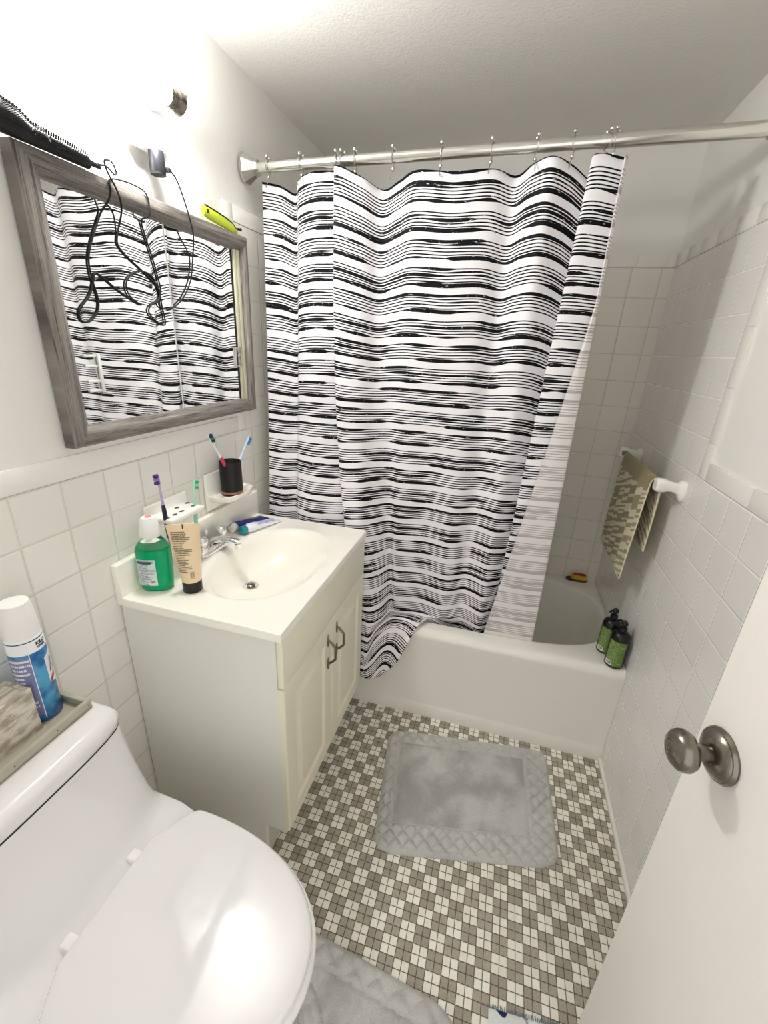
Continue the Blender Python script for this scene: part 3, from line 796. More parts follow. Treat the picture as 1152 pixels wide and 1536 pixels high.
bq = g.obj('bristles', 'bristle', hb, smooth=False); bq['kind'] = 'stuff'
G().lathe([(.0001, 0), (.0065, 0), (.006, .012), (.0035, .03), (.0001, .031)], (.036, -.627, 1.8825), (.02, 1, -.1), 14).obj('cord_sleeve', 'black', hb)
G().tube([(.052, -.752, 1.885), (.060, -.744, 1.893), (.062, -.734, 1.886), (.055, -.722, 1.879)], .0012, 6, smooth=4).obj('clip', 'steel', hb)
# power cord: hangs in front of the mirror in bights and rises to the adapter (y, z)
CP = [(0.0360, -0.6160, 1.8840), (0.0400, -0.6010, 1.8840), (0.0440, -0.5880, 1.8850), (0.0440, -0.5690, 1.8760), (0.0440, -0.5640, 1.8840), (0.0440, -0.5730, 1.8980), (0.0440, -0.5890, 1.8960), (0.0400, -0.5880, 1.8890), (0.0360, -0.5770, 1.8740), (0.0340, -0.5630, 1.8590), (0.0330, -0.5520, 1.8370), (0.0220, -0.5420, 1.8140), (0.0130, -0.5500, 1.7770), (0.0120, -0.5570, 1.7480), (0.0120, -0.5350, 1.7270), (0.0120, -0.4940, 1.7040), (0.0120, -0.4540, 1.6790), (0.0120, -0.4390, 1.6580), (0.0125, -0.4530, 1.6370), (0.0130, -0.4790, 1.6250), (0.0130, -0.4890, 1.6090), (0.0130, -0.4720, 1.5910), (0.0130, -0.4430, 1.5800), (0.0130, -0.4340, 1.5900), (0.0125, -0.4390, 1.6260), (0.0125, -0.4420, 1.6570), (0.0120, -0.4610, 1.6940), (0.0125, -0.4950, 1.7010), (0.0125, -0.5310, 1.6880), (0.0130, -0.5510, 1.6630), (0.0130, -0.5420, 1.6380), (0.0130, -0.5110, 1.6230), (0.0120, -0.5380, 1.6320), (0.0120, -0.5800, 1.6510), (0.0120, -0.6170, 1.6730), (0.0125, -0.6340, 1.6760), (0.0120, -0.6410, 1.6590), (0.0120, -0.6570, 1.6300), (0.0120, -0.6850, 1.6020), (0.0120, -0.6920, 1.5850), (0.0120, -0.6850, 1.5740), (0.0120, -0.6640, 1.5780), (0.0120, -0.6420, 1.6000), (0.0120, -0.6360, 1.6250), (0.0125, -0.6420, 1.6550), (0.0125, -0.6450, 1.6880), (0.0125, -0.6380, 1.7190), (0.0130, -0.6150, 1.7630), (0.0140, -0.5910, 1.8030), (0.0280, -0.5800, 1.8270), (0.0340, -0.5760, 1.8470), (0.0340, -0.5780, 1.8620), (0.0300, -0.5560, 1.8730), (0.0260, -0.4980, 1.8790), (0.0330, -0.4680, 1.8680), (0.0330, -0.4670, 1.8270), (0.0140, -0.4740, 1.8150), (0.0125, -0.4690, 1.7880), (0.0125, -0.4550, 1.7470), (0.0125, -0.4430, 1.7040), (0.0130, -0.4370, 1.6640), (0.0135, -0.4510, 1.6310), (0.0125, -0.4320, 1.6210), (0.0120, -0.3950, 1.6280), (0.0120, -0.3500, 1.6570), (0.0120, -0.3110, 1.7060), (0.0130, -0.2930, 1.7680), (0.0300, -0.3040, 1.8150), (0.0340, -0.3170, 1.8520), (0.0360, -0.3360, 1.8920), (0.0400, -0.3610, 1.9260), (0.0440, -0.3870, 1.9390), (0.0480, -0.4060, 1.9380)]
G().tube(CP, .0020, 6, smooth=5).obj('power_cord', 'cord', hb)

# lime tool on the frame
lt_ = thing('lime_tool', 'lime green plastic tool with black tip lying on the mirror frame', 'tool', (.025, -.15, 1.87))
R = []
for y, z, h, w in ((-.243, 1.898, .003, .004), (-.240, 1.895, .012, .007), (-.215, 1.893, .016, .008), (-.15, 1.887, .0155, .008), (-.10, 1.882, .013, .007), (-.078, 1.877, .006, .005), (-.072, 1.873, .002, .003)):
    R.append([(.022+w*math.cos(q), y, max(1.870, z+h*math.sin(q))) for q in [2*PI*i/16 for i in range(16)]])
G().loft(R).obj('body', 'lime', lt_)
G().lathe([(.0001, 0), (.0055, 0), (.0055, .001), (.0001, .001)], (.0295, -.228, 1.895), (1, 0, 0), 14).obj('hole', 'black', lt_)
G().tube([(.026, -.235, 1.9095), (.026, -.16, 1.9035), (.026, -.11, 1.896), (.026, -.085, 1.884), (.026, -.07, 1.883), (.026, -.055, 1.890)], .0022, 6, smooth=4).obj('blade_tip', 'black', lt_)
G().box(.022, .028, -.075, -.052, 1.882, 1.888, .001).obj('tip_bar', 'black', lt_)

# ------------------------------------------------------------------ light fixture
lf = thing('light_fixture', 'glowing bulb light fixture on the wall above the mirror', 'light fixture', (0, -.50, 2.05))
G().box(-.003, .014, -.475, -.358, 1.985, 2.110, .003, 2).obj('back_plate', 'white', lf)
mkm('redtxt', (196, 150, 146))
MT['sticker'] = print_mat('sticker', (244, 240, 236), (190, 140, 136), 8, .4, 24., fill=.6)
V, F, U = surfpatch(lambda a, b: Vector((.0146, a, b)), -.445, -.375, 1.995, 2.035, 2, 2); mk('rating_sticker', V, F, 'sticker', lf, uv=U)
g = G().lathe([(.0001, 0), (.022, 0), (.022, .006), (.0205, .008), (.022, .010), (.0205, .013), (.022, .016), (.0205, .019), (.021, .024), (.0245, .028), (.0245, .044), (.0001, .044)], (.092, -.440, 2.066), (0, 1, 0), 28)
g.obj('lamp_socket', 'nickel', lf)
G().box(.013, .075, -.42, -.408, 2.052, 2.078, .002).obj('arm', 'chrome', lf)
G().box(.062, .096, -.396, -.390, 2.042, 2.092, .002).obj('bracket', 'chrome', lf)
G().lathe([(.0001, 0), (.007, 0), (.0075, .003), (.0075, .012), (.006, .014), (.0001, .014)], (.096, -.389, 2.084), (.2, 1, .1), 14).obj('thumb_screw', 'chrome', lf)
t = NT('bulb_glow'); t.b.inputs['Emission Color'].default_value = (1, .985, .965, 1); t.b.inputs['Emission Strength'].default_value = 215; t.col((1, 1, 1, 1)); MT['bulb'] = t.m
G().lathe([(.0001, 0), (.015, .003), (.027, .014), (.033, .032), (.034, .052), (.030, .080), (.024, .100), (.020, .115), (.0001, .115)], (.092, -.555, 2.066), (0, 1, 0), 28).obj('bulb', 'bulb', lf)
G().box(.004, .034, -.475, -.405, 1.968, 1.986, .002).obj('outlet_box', 'white', lf)
ad = thing('power_adapter', 'dark grey plug-in adapter hanging under the light fixture', 'adapter', (.03, -.43, 1.968))
G().lathe([(.0001, 0), (.0175, 0), (.0185, .002), (.0175, .044), (.0165, .046), (.0001, .046)], (.034, -.420, 1.9245), (0, 0, 1), 24).obj('body', 'grayp', ad)
G().lathe([(.0001, 0), (.0178, 0), (.0178, .004), (.0001, .004)], (.034, -.420, 1.921), (0, 0, 1), 24).obj('end_cap', 'blackm', ad)
G().box(.044, .058, -.412, -.402, 1.930, 1.940, .002).obj('cord_outlet', 'grayp', ad)

# ------------------------------------------------------------------ toilet
YC = -1.118
toi = thing('toilet', 'white one-piece toilet with closed lid in the left foreground', 'toilet', (.35, YC, 0))
def tshape(z, xb, xf, hf, Lf, e=2.2, nb=6, nside=10, nf=44, back_r=.0, yc=YC, hb_=None):
    """outline: back edge, straight sides, superelliptic front of length Lf; hb_ = half width at the back"""
    pts = []; hb_ = hf if hb_ is None else hb_
    for i in range(nb): pts.append((xb, yc+hb_*(1-2*i/nb)))
    for i in range(nside):
        f = i/nside; pts.append((xb+(xf-Lf-xb)*f, yc-(hb_+(hf-hb_)*(3*f*f-2*f*f*f))))
    for i in range(nf):
        a = -PI/2+PI*i/(nf-1); c, s = math.cos(a), math.sin(a)
        r = (abs(c/Lf)**e+abs(s/hf)**e)**(-1/e); pts.append((xf-Lf+r*c, yc+r*s))
    for i in range(1, nside):
        f = 1-i/nside; pts.append((xb+(xf-Lf-xb)*f, yc+(hb_+(hf-hb_)*(3*f*f-2*f*f*f))))
    return [(x, y, z) for x, y in pts]
XB = .012
R = [tshape(0, XB+.06, .60, .125, .22, hb_=.12), tshape(.02, XB+.06, .60, .125, .22, hb_=.12), tshape(.12, XB+.04, .585, .128, .24, hb_=.13), tshape(.22, XB+.02, .60, .145, .28, hb_=.16), tshape(.30, XB, .645, .178, .32, hb_=.20),
     tshape(.35, XB, .690, .200, .36, hb_=.222), tshape(.39, XB, .708, .2095, .38, hb_=.229), tshape(.418, XB, .713, .212, .38, hb_=.230), tshape(.432, XB, .711, .211, .38, hb_=.229), tshape(.437, XB, .703, .206, .375, hb_=.228),
     tshape(.4395, XB, .56, .210, .25, hb_=.227, e=2.5), tshape(.442, XB, .36, .223, .10, e=2.8, hb_=.226), tshape(.447, XB, .285, .224, .085, e=2.8, hb_=.224), tshape(.458, XB, .260, .219, .070, e=2.8, hb_=.219),
     tshape(.480, XB, .249, .212, .060, e=2.8, hb_=.212), tshape(.51, XB, .242, .206, .055, e=2.8, hb_=.205), tshape(.56, XB, .231, .198, .048, e=3), tshape(.62, XB, .219, .192, .042, e=3), tshape(.69, XB, .208, .188, .038, e=3), tshape(.7190, XB, .2050, .187, .036, e=3), tshape(.7205, XB, .2048, .1868, .036, e=3), tshape(.7206, XB, .192, .170, .03, e=3)]
G().loft(R).obj('bowl_and_tank', 'porc', toi, angle=70)
G().loft([tshape(.7207, XB+.002, .2042, .1862, .035, e=3), tshape(.7264, XB+.002, .2042, .1862, .035, e=3)]).obj('tank_gap_shade', 'dark', toi)  # dark insert stands in for the shade in the gap below the lid
R = [tshape(.7255, XB-.005, .2045, .1865, .036, e=3), tshape(.7265, XB-.006, .2055, .1875, .036, e=3), tshape(.744, XB-.006, .2058, .188, .037, e=3), tshape(.755, XB-.006, .203, .186, .038, e=3), tshape(.7645, XB-.004, .196, .180, .036, e=3), tshape(.7690, XB, .186, .172, .034, e=3), tshape(.770, XB+.03, .15, .13, .03, e=3)]
G().loft(R).obj('tank_lid', 'porc', toi, angle=60)
def egg(z, s, bk=0.):
    # flat hinge edge at the back, sides flaring out to the widest point, round front
    pts = []; xb = .286+bk+s; hb0 = .120-s; hw = .208-s; L = .37-s; xc = .732-s-L
    for i in range(6): pts.append((xb, YC+hb0*(1-2*i/6)))
    for i in range(12):
        f = i/12; pts.append((xb+(xc-xb)*f, YC-(hb0+(hw-hb0)*math.sin(f*PI/2)**1.1)))
    for i in range(44):
        a = -PI/2+PI*i/43; c, q = math.cos(a), math.sin(a); r = (abs(c/L)**2.2+abs(q/hw)**2.2)**(-1/2.2); pts.append((xc+r*c, YC+r*q))
    for i in range(1, 12):
        f = 1-i/12; pts.append((xb+(xc-xb)*f, YC+(hb0+(hw-hb0)*math.sin(f*PI/2)**1.1)))
    return [(x, y, z) for x, y in pts]
R = [egg(.4420, .002), egg(.4435, -.003), egg(.4545, -.003), egg(.4580, .001)]
G().loft(R).obj('seat', 'white', toi, angle=50)
R = [egg(.4605, .008), egg(.4620, .0050), egg(.473, .0045), egg(.4770, .007), egg(.4790, .012), egg(.4798, .030), egg(.4801, .07)]
G().loft(R).obj('seat_lid', 'porc', toi, angle=60)
for y in (-1.039, -1.197):
    G().box(.262, .290, y-.013, y+.013, .4430, .466, .004, 3).obj('hinge', 'white', toi)

# tray, box, spray can on the tank lid
ZL = .7705
tr_ = thing('vanity_tray', 'grey-beige rectangular tray lying on the toilet tank lid', 'tray', (.07, -1.12, ZL))
g = G().box(.020, .140, -1.29, -.955, ZL, ZL+.006, .001)
g.box(.020, .030, -1.29, -.955, ZL+.002, ZL+.024, .0012).box(.130, .140, -1.29, -.955, ZL+.002, ZL+.024, .0012).box(.030, .130, -.966, -.955, ZL+.002, ZL+.024, .0012).box(.030, .130, -1.29, -1.28, ZL+.002, ZL+.024, .0012)
g.obj('tray_body', 'tray', tr_)
for y in (-.963, -1.035, -1.12, -1.2): G().lathe([(.0001, 0), (.0014, 0), (.0014, .0006), (.0001, .0006)], (.140, y, ZL+.014), (1, 0, 0), 8).obj('nail', 'dark', tr_)
ZT_ = ZL+.0065
bx = thing('tissue_box', 'whitewashed wooden box with open top standing in the tray', 'box', (.05, -1.12, ZT_))
bx0, bx1, by0, by1 = -.0, .098, -1.19, -1.034
bx0 = .032
def uvbox(x0, x1, y0, y1, z0, z1, su=0.):
    V = []; U = []; F = []
    def q(ps, us):
        n = len(V); V.extend(ps); U.extend(us); F.append((n, n+1, n+2, n+3))
    q([(x1, y0, z0), (x1, y1, z0), (x1, y1, z1), (x1, y0, z1)], [(y0+su, z0), (y1+su, z0), (y1+su, z1), (y0+su, z1)])
    q([(x0, y1, z0), (x0, y0, z0), (x0, y0, z1), (x0, y1, z1)], [(y1+su, z0), (y0+su, z0), (y0+su, z1), (y1+su, z1)])
    q([(x1, y1, z0), (x0, y1, z0), (x0, y1, z1), (x1, y1, z1)], [(x1+su, z0), (x0+su, z0), (x0+su, z1), (x1+su, z1)])
    q([(x0, y0, z0), (x1, y0, z0), (x1, y0, z1), (x0, y0, z1)], [(x0+su, z0), (x1+su, z0), (x1+su, z1), (x0+su, z1)])
    q([(x0, y0, z1), (x1, y0, z1), (x1, y1, z1), (x0, y1, z1)], [(y0+su, x0), (y0+su, x1), (y1+su, x1), (y1+su, x0)])
    q([(x0, y1, z0), (x1, y1, z0), (x1, y0, z0), (x0, y0, z0)], [(0, 0), (0, .1), (.1, .1), (.1, 0)])
    return V, F, U
V = []; F = []; U = []
hB = .106
for a in ((bx1-.009, bx1, by0, by1, 0.), (bx0, bx0+.009, by0, by1, 1.), (bx0+.009, bx1-.009, by1-.009, by1, 2.), (bx0+.009, bx1-.009, by0, by0+.009, 3.)):
    v, f, u = uvbox(a[0], a[1], a[2], a[3], ZT_, ZT_+hB, a[4]); n = len(V); V += v; U += u; F += [tuple(i+n for i in q) for q in f]
mk('box_walls', V, F, 'wwood', bx, uv=U, smooth=False)
MT['boxtop'] = wood_mat('box_top_slats', (150, 138, 120), (226, 220, 206), (240, 236, 226))
v, f, u = uvbox(bx0+.007, bx1-.007, by0+.007, by1-.007, ZT_+hB-.012, ZT_+hB-.003, 5.); mk('insert', v, f, 'boxtop', bx, uv=u, smooth=False)

can = thing('spray_can', 'blue and white disinfectant spray can at the back of the tray', 'spray can', (.066, -1.0, ZT_))
co = Vector((.0635, -1.0005, ZT_)); cr_ = .0315
t = NT('can_label'); o = t.sep(t.coord()); zz = o[2]  # object origin sits at the can's base
an = t.M('ARCTAN2', o[1], o[0])
bl = t.mix(t.mapr(t.noise(t.coord(), 22., 2.), .40, .62), lin((24, 96, 160)), lin((84, 164, 208)))
bl = t.mix(t.mapr(zz, .0, .035), lin((26, 92, 160)), bl)
wht = t.M('GREATER_THAN', zz, .172)
cc = t.mix(wht, bl, lin((240, 242, 244)))
cc = t.mix(t.M('MULTIPLY', t.M('GREATER_THAN', zz, .198), t.M('LESS_THAN', zz, .2005)), cc, lin((60, 76, 110)))
t.col(cc); t.set(Roughness=.25, Metallic=.0); MT['canlab'] = t.m
G().lathe([(.0001, 0), (cr_-.002, 0), (cr_, .003), (cr_, .202), (cr_-.003, .207), (.0001, .207)], co, n=48).obj('can_body', 'canlab', can)
G().lathe([(.0001, .205), (.0300, .205), (.0305, .222), (.0292, .245), (.0265, .272), (.0248, .279), (.0200, .281), (.0001, .281)], co, n=40).obj('cap', 'white', can)
def wrap(V, F, a0, z0, name, mat, r=cr_+.0004, rot=0.):
    P = []
    for v in V:
        x, y = v.x*math.cos(rot)-v.y*math.sin(rot), v.x*math.sin(rot)+v.y*math.cos(rot)
        a = a0+x/r; P.append(co+Vector((r*math.cos(a), r*math.sin(a), z0+y)))
    return mk(name, P, F, mat, can, smooth=False)
mkm('inkblue', (26, 30, 84), .3); mkm('logored', (176, 44, 48), .3)
V, F = text_mesh('KILLS', .0095, .0006); wrap(V, F, math.radians(-2), .186, 'lettering', 'inkblue')
V, F = text_mesh('OVER', .0075, .0005); wrap(V, F, math.radians(0), .178, 'lettering', 'inkblue')
def poly_patch(pts, n=10):
    return pts
def cpatch(a0, a1, z0a, z0b, z1a, z1b, nm, mat, off=.0003, n=10):
    V = []; F = []; U = []
    for i in range(n+1):
        f = i/n; a = math.radians(a0+(a1-a0)*f); r = cr_+off
        for z in (z0a+(z0b-z0a)*f, z1a+(z1b-z1a)*f): V.append(co+Vector((r*math.cos(a), r*math.sin(a), z))); U.append((f, 0 if z == z0a else 1))
    for i in range(n): F.append((2*i, 2*i+2, 2*i+3, 2*i+1))
    return mk(nm, V, F, mat, can, uv=U)
cpatch(12, 88, .088, .066, .148, .168, 'logo_panel', 'pwhite')
V, F = text_mesh('Lysol', .046, .0008, .35); wrap(V, F, math.radians(17), .108, 'lettering', 'inkblue', cr_+.0008, .12)
cpatch(16, 70, .084, .108, .094, .120, 'logo_swoosh', 'logored', .0007)
MT['canback'] = print_mat('can_back_panel', (120, 126, 168), (226, 226, 236), 14, .4, 20.)
V, F, U = surfpatch(lambda a, z: co+Vector(((cr_+.0004)*math.cos(a), (cr_+.0004)*math.sin(a), z)), math.radians(-105), math.radians(-32), .02, .166, 12, 4); mk('directions_panel', V, F, 'canback', can, uv=U)
V, F, U = surfpatch(lambda a, z: co+Vector(((cr_+.0006)*math.cos(a), (cr_+.0006)*math.sin(a), z)), math.radians(-32), math.radians(-29.5), .01, .196, 2, 4); mk('seam_line', V, F, 'pwhite', can, uv=U)

# ------------------------------------------------------------------ bath mats
def quad(q, s, t):
    a, b, c, d = [Vector(p) for p in q]; return (a*(1-s)+b*s)*(1-t)+(d*(1-s)+c*s)*t
def pillow(x, y, p=.040):
    a = (x+y)/p; b = (x-y)/p
    f = lambda v: abs(math.sin(PI*v))**.34
    return f(a)*f(b)
mat1 = thing('bath_mat', 'grey rectangular bath mat with quilted border beside the tub', 'bath mat', (1.0, -.31, 0))
Q = [(.648, -.120), (1.303, -.024), (1.318, -.478), (.720, -.610)]
QI = (.085, .845, .135, .805)   # inner panel in s,t
ns, nt = 230, 168; V = []; F = []; FM = []
def rcorner(s, t, r=.07):
    # pull corners in for a rounded outline
    ds = min(s, 1-s); dt = min(t, 1-t)
    return s, t
for j in range(nt+1):
    for i in range(ns+1):
        s, t_ = i/ns, j/nt
        S, T = 2*s-1, 2*t_-1
        # squircle-like mapping rounds the corners
        k = .12
        m = max(abs(S), abs(T)); 
        if m > .8:
            a = min(abs(S), abs(T))
            if a > .8:
                g_ = (m-.8)/.2*(a-.8)/.2; S *= 1-g_*.05; T *= 1-g_*.066
        s2, t2 = (S+1)/2, (T+1)/2
        p = quad(Q, s2, t2)
        edge = min(s, 1-s)*.62; edge2 = min(t_, 1-t_)*.47; e = min(edge, edge2)
        h = .004+.010*min(1, e/.018)**.5
        inner = QI[0] < s < QI[1] and QI[2] < t_ < QI[3]
        di = min(abs(s-QI[0]), abs(s-QI[1]))*.62 if QI[2]-.02 < t_ < QI[3]+.02 else 9
        dj = min(abs(t_-QI[2]), abs(t_-QI[3]))*.47 if QI[0]-.02 < s < QI[1]+.02 else 9
        dd_ = min(di, dj)
        if inner: h += .004*min(1, dd_/.012)+.0015*mnoise.noise(Vector((p.x*25, p.y*25, 0)))
        else: h += .0145*pillow(s*.64, t_*.47, .050)*min(1, dd_/.01)*min(1, e/.014)-.003
        V.append((p.x, p.y, max(h, .001)))
for j in range(nt):
    for i in range(ns):
        k = j*(ns+1)+i; F.append((k, k+1, k+ns+2, k+ns+1))
        s, t_ = (i+.5)/ns, (j+.5)/nt; FM.append(0 if (QI[0] < s < QI[1] and QI[2] < t_ < QI[3]) else 1)
Fi = [f for f, m_ in zip(F, FM) if m_ == 0]; Fo = [f for f, m_ in zip(F, FM) if m_ == 1]
bot = [(x, y, .001) for x, y, z in V]
bord = [j*(ns+1) for j in range(nt+1)]
per = list(range(ns+1))+[j*(ns+1)+ns for j in range(1, nt+1)]+[nt*(ns+1)+i for i in range(ns-1, -1, -1)]+[j*(ns+1) for j in range(nt-1, 0, -1)]
def compact(V, F):
    ix = {}; nv = []
    nf = []
    for f in F:
        q = []
        for i in f:
            if i not in ix: ix[i] = len(nv); nv.append(V[i])
            q.append(ix[i])
        nf.append(tuple(q))
    return nv, nf
n = len(V); V2 = list(V)+[(V[i][0], V[i][1], .0008) for i in per]; L = len(per)
Fo2 = Fo+[(per[i], per[(i+1) % L], n+(i+1) % L, n+i) for i in range(L)]
v, f = compact(V2, Fo2); mk('quilted_border', v, f, 'quilt', mat1, angle=80)
v, f = compact(V, Fi); mk('plush_center', v, f, 'plush', mat1, angle=80)

# contour mat in front of the toilet
mat2 = thing('contour_mat', 'grey quilted contour mat around the toilet base', 'bath mat', (.75, -1.10, 0))
x0m, x1m, y0m, y1m = .40, 1.085, -1.375, -.865
def inside(x, y):
    # rounded rectangle outside, U-shaped cut around the pedestal; returns distance to the outline (positive inside)
    yt = -.852-.045*max(0, (x-.62))/.4; cxm = (x0m+x1m)/2; hx = (x1m-x0m)/2
    yb = -1.37
    r = .13
    dx = x1m-x; dy1 = yt-y; dy0 = y-yb
    d = min(dx, dy1, dy0, x-x0m)
    if dx < r and dy1 < r: d = r-math.hypot(r-dx, r-dy1)
    if dx < r and dy0 < r: d = r-math.hypot(r-dx, r-dy0)
    ux = .56; ru = .135
    if x > ux: du = math.hypot(x-ux, y-YC)-ru
    else: du = abs(y-YC)-ru
    return min(d, du), d, du
V = []; idx = {}; step = .0045
nx = int((x1m-x0m)/step)+1; ny = int((y1m+.02-y0m)/step)+2
grid = {}
FB = []; FP = []
for j in range(ny+1):
    for i in range(nx+1):
        x = x0m+i*step; y = y0m+j*step
        m_, d, du = inside(x, y)
        if m_ < -step*.9: continue
        if m_ < 0:   # snap to outline by gradient
            e = 1e-4
            gx = (inside(x+e, y)[0]-m_)/e; gy = (inside(x, y+e)[0]-m_)/e; gl = gx*gx+gy*gy or 1
            x -= m_*gx/gl; y -= m_*gy/gl; m_ = 0
        h = .003+.009*min(1, m_/.014)**.5
        border = d < .062 or du < .055
        seam = min(abs(d-.062), abs(du-.055))
        if border: h += .0145*pillow(x+.01, y, .062)*min(1, seam/.01)*min(1, m_/.014)-.002
        else: h += .003*min(1, seam/.01)
        grid[(i, j)] = (len(V), border); V.append((x, y, h))
for j in range(ny):
    for i in range(nx):
        q = [(i, j), (i+1, j), (i+1, j+1), (i, j+1)]
        if all(k in grid for k in q):
            (FB if sum(grid[k][1] for k in q) >= 2 else FP).append(tuple(grid[k][0] for k in q))
v, f = compact(V, FB); o = mk('quilted_border', v, f, 'quilt', mat2, angle=80)
md = o.modifiers.new('thick', 'SOLIDIFY'); md.thickness = .0025; md.offset = -1
v, f = compact(V, FP); mk('plush_center', v, f, 'plush', mat2, angle=80)

# blue and white mat corner at the doorway
bm_ = thing('door_mat', 'blue and white fringed rug corner on the floor by the door', 'rug', (1.2, -1.15, 0))
g = G()
n = 24; V = []; F = []
A0 = Vector((1.108, -.866, 0)); ax_ = Vector((.98, .08, 0)).normalized(); ay_ = Vector((.02, -1, 0)).normalized()
for j in range(n+1):
    for i in range(n+1):
        p = A0+ax_*(.36*i/n)+ay_*(.55*j/n); e = min(i, n-i, j, n-j)
        V.append((p.x, p.y, .003+(.006 if e > 0 else 0)+.0015*mnoise.noise(Vector((i*.9, j*.9, 0)))))
for j in range(n):
    for i in range(n): k = j*(n+1)+i; F.append((k, k+1, k+n+2, k+n+1))
mk('woven_field', V, F, 'bluemat', bm_)
mkm('fringe', (120, 138, 150), .9)
g = G()
for i in range(72):
    p = A0+ax_*(.005*i)+Vector((0, 0, .004)); g.tube([p, p+ax_*random.uniform(-.003, .003)-ay_*random.uniform(.006, .010)-Vector((0, 0, .002))], .0012, 5)
fr = g.obj('fringe', 'fringe', bm_, smooth=False); fr['kind'] = 'stuff'

# ------------------------------------------------------------------ things on the tub rim
mkm('labgreen', (98, 138, 60), .4)
MT['grlab'] = print_mat('green_label', (98, 128, 60), (146, 170, 108), 16, .5, 26.)
def pump(label, o, rot, rz=0.):
    o = Vector(o)
    b = thing('pump_bottle', label, 'bottle', tuple(o), 'pump bottles on the tub corner')
    G().lathe([(.0001, 0), (.030, 0), (.033, .003), (.0335, .010), (.0335, .125), (.031, .138), (.022, .147), (.015, .151), (.0001, .151)], o, n=36).obj('body', 'black', b)
    G().lathe([(.0001, .149), (.0135, .149), (.0140, .152), (.0140, .166), (.012, .170), (.006, .172), (.005, .182), (.0001, .182)], o, n=20).obj('collar', 'black', b)
    ph = G().lathe([(.0001, .180), (.010, .180), (.0125, .184), (.0105, .192), (.004, .198), (.0001, .199)], o, n=18)
    d_ = Vector((math.cos(rot), math.sin(rot), 0)); ph.tube([o+Vector((0, 0, .188)), o+d_*.018+Vector((0, 0, .188)), o+d_*.026+Vector((0, 0, .182))], .0042, 8)
    ph.obj('pump_head', 'black', b)
    a0 = math.radians(-165+rz); a1 = math.radians(-50+rz)
    fn = lambda a, z, r=.0338: o+Vector((r*math.cos(a), r*math.sin(a), z))
    V, F, U = surfpatch(fn, a0, a1, .010, .118, 20, 4); lb = mk('label', V, F, 'grlab', b, uv=U)
    V, F, U = surfpatch(lambda a, z: fn(a, z, .0342), a0+.1, a0+.85, .012, .030, 8, 2); mk('barcode', V, F, 'bar', lb, uv=U)
pump('black pump bottle with green label, in front at the tub corner', (1.478, .048, .4505), 2.2, -5)
pump('black pump bottle with green label, behind the other at the tub corner', (1.462, .128, .4505), 3.6, -5)

sp = thing('scrub_sponge', 'yellow and red sponge at the back corner of the tub', 'sponge', (1.43, .705, .4505))
mkm('dkgreen', (64, 70, 40), .8); mkm('yellow', (214, 172, 52), .6); mkm('red', (178, 34, 30), .5)
def pill(x0, x1, yc, w, z0, z1, n=24, e=3.):
    cx_ = (x0+x1)/2; a_ = (x1-x0)/2; R = []
    for z, s in ((z0, .92), (z0+.003, 1), (z1-.003, 1), (z1, .92)):
        R.append([(cx_+s*(abs(math.cos(q))**(2/e))*math.copysign(a_, math.cos(q)), yc+s*(abs(math.sin(q))**(2/e))*math.copysign(w, math.sin(q)), z) for q in [2*PI*i/n for i in range(n)]])
    return G().loft(R)
pill(1.372, 1.478, .707, .019, .4512, .4620).obj('base', 'dkgreen', sp)
pill(1.394, 1.476, .707, .0175, .4622, .4860).obj('foam', 'yellow', sp)
pill(1.405, 1.466, .707, .0135, .4861, .4895).obj('top_pad', 'red', sp)

# towel bar on the right wall
tbx = 1.452; tbz = 1.182
bar = thing('towel_bar', 'white ceramic towel bar on the tiled right wall', 'towel bar', (1.50, .27, tbz))
G().box(tbx-.010, tbx+.010, .022, .532, tbz-.008, tbz+.008, .002).obj('bar', 'grayp', bar)
for y in (.020, .535):
    R = []
    for x, hw, hh, dz in ((1.5195, .030, .034, -.012), (1.512, .030, .034, -.012), (1.507, .026, .028, -.010), (1.502, .016, .018, -.006), (1.488, .014, .016, -.002), (1.472, .017, .018, 0), (1.462, .020, .022, 0), (1.442, .020, .022, 0), (1.436, .017, .018, 0)):
        R.append([(x, y+hw*math.copysign(abs(math.cos(q))**.6, math.cos(q)), tbz+dz+hh*math.copysign(abs(math.sin(q))**.6, math.sin(q))) for q in [2*PI*i/20+.157 for i in range(20)]])
    G().loft(R).obj('post', 'ceram', bar)
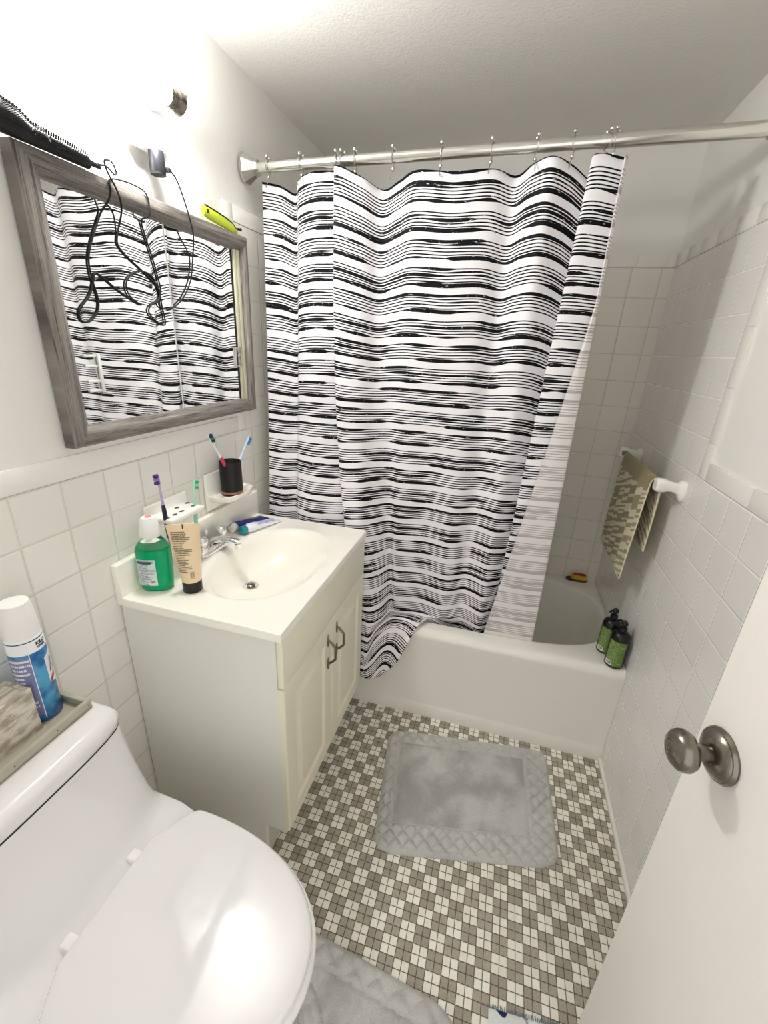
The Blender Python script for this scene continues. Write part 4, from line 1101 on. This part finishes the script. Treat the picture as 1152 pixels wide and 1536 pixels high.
# towel
V = []; U = []; F = []
path = [(1.4285, .800, .385), (1.4290, .9, .285), (1.430, 1.0, .19), (1.431, 1.1, .09), (1.433, 1.170, .02), (1.4375, 1.188, .004), (1.447, 1.1945, -.006), (1.458, 1.1925, -.016), (1.4655, 1.180, -.03), (1.468, 1.14, -.07), (1.470, 1.05, -.16), (1.4715, .93, -.28)]
pp = spline([Vector(p) for p in path], 6)
n = 24
for k, p in enumerate(pp):
    f = k/(len(pp)-1)
    for i in range(n+1):
        a = i/n; hang = max(0, (1.19-p.y)/.39)
        y0_ = .050+.030*hang*(1 if f < .5 else .4); y1_ = .435+.030*hang*(1 if f < .5 else 0)
        y = y0_+(y1_-y0_)*a
        x = p.x+.0022*math.sin(a*9+p.y*6)*hang
        V.append((x, y, p.y)); U.append((a, p.z))
for k in range(len(pp)-1):
    for i in range(n): q = k*(n+1)+i; F.append((q, q+1, q+n+2, q+n+1))
tw = thing('hand_towel', 'olive and cream patterned hand towel folded over the towel bar', 'towel', (1.45, .24, 1.19))
o = mk('towel_cloth', V, F, 'towel', tw, uv=U, angle=80)
md = o.modifiers.new('t', 'SOLIDIFY'); md.thickness = .0028; md.offset = 0
for side in (0, n):
    G().tube([V[k*(n+1)+side] for k in range(len(pp))], .0026, 6).obj('hem', 'hem', tw)
for k in (0, len(pp)-1):
    G().tube([V[k*(n+1)+i] for i in range(n+1)], .0026, 6).obj('hem', 'hem', tw)

# ------------------------------------------------------------------ even world light added as fill through the doorway, camera, render settings
wd = bpy.data.worlds.new('ambient_fill'); SC.world = wd; wd.use_nodes = True
wd.node_tree.nodes['Background'].inputs[0].default_value = (1, .995, .985, 1)
wd.node_tree.nodes['Background'].inputs[1].default_value = 1.15

cd = bpy.data.cameras.new('camera'); cam = bpy.data.objects.new('camera', cd); COL.objects.link(cam)
rv = Vector((0.9618955, 0.26906695, 0.04858016)); uv_ = Vector((-0.14055236, 0.33419836, 0.93196378)); fv = Vector((-0.23452524, 0.90327982, -0.35928189))
m = Matrix((( rv.x, uv_.x, -fv.x, .9331), (rv.y, uv_.y, -fv.y, -1.5072), (rv.z, uv_.z, -fv.z, 1.5575), (0, 0, 0, 1)))
cam.matrix_world = m
cd.sensor_fit = 'VERTICAL'; cd.sensor_height = 36; cd.lens = 647.5351*36/1536; cd.clip_start = .02
SC.camera = cam
SC.view_settings.view_transform = 'Standard'; SC.view_settings.look = 'None'; SC.view_settings.gamma = 1; SC.view_settings.use_curve_mapping = False
SC.view_settings.exposure = 0.27
SC.cycles.max_bounces = 12; SC.cycles.diffuse_bounces = 8; SC.cycles.use_denoising = True
SC.cycles.caustics_reflective = False
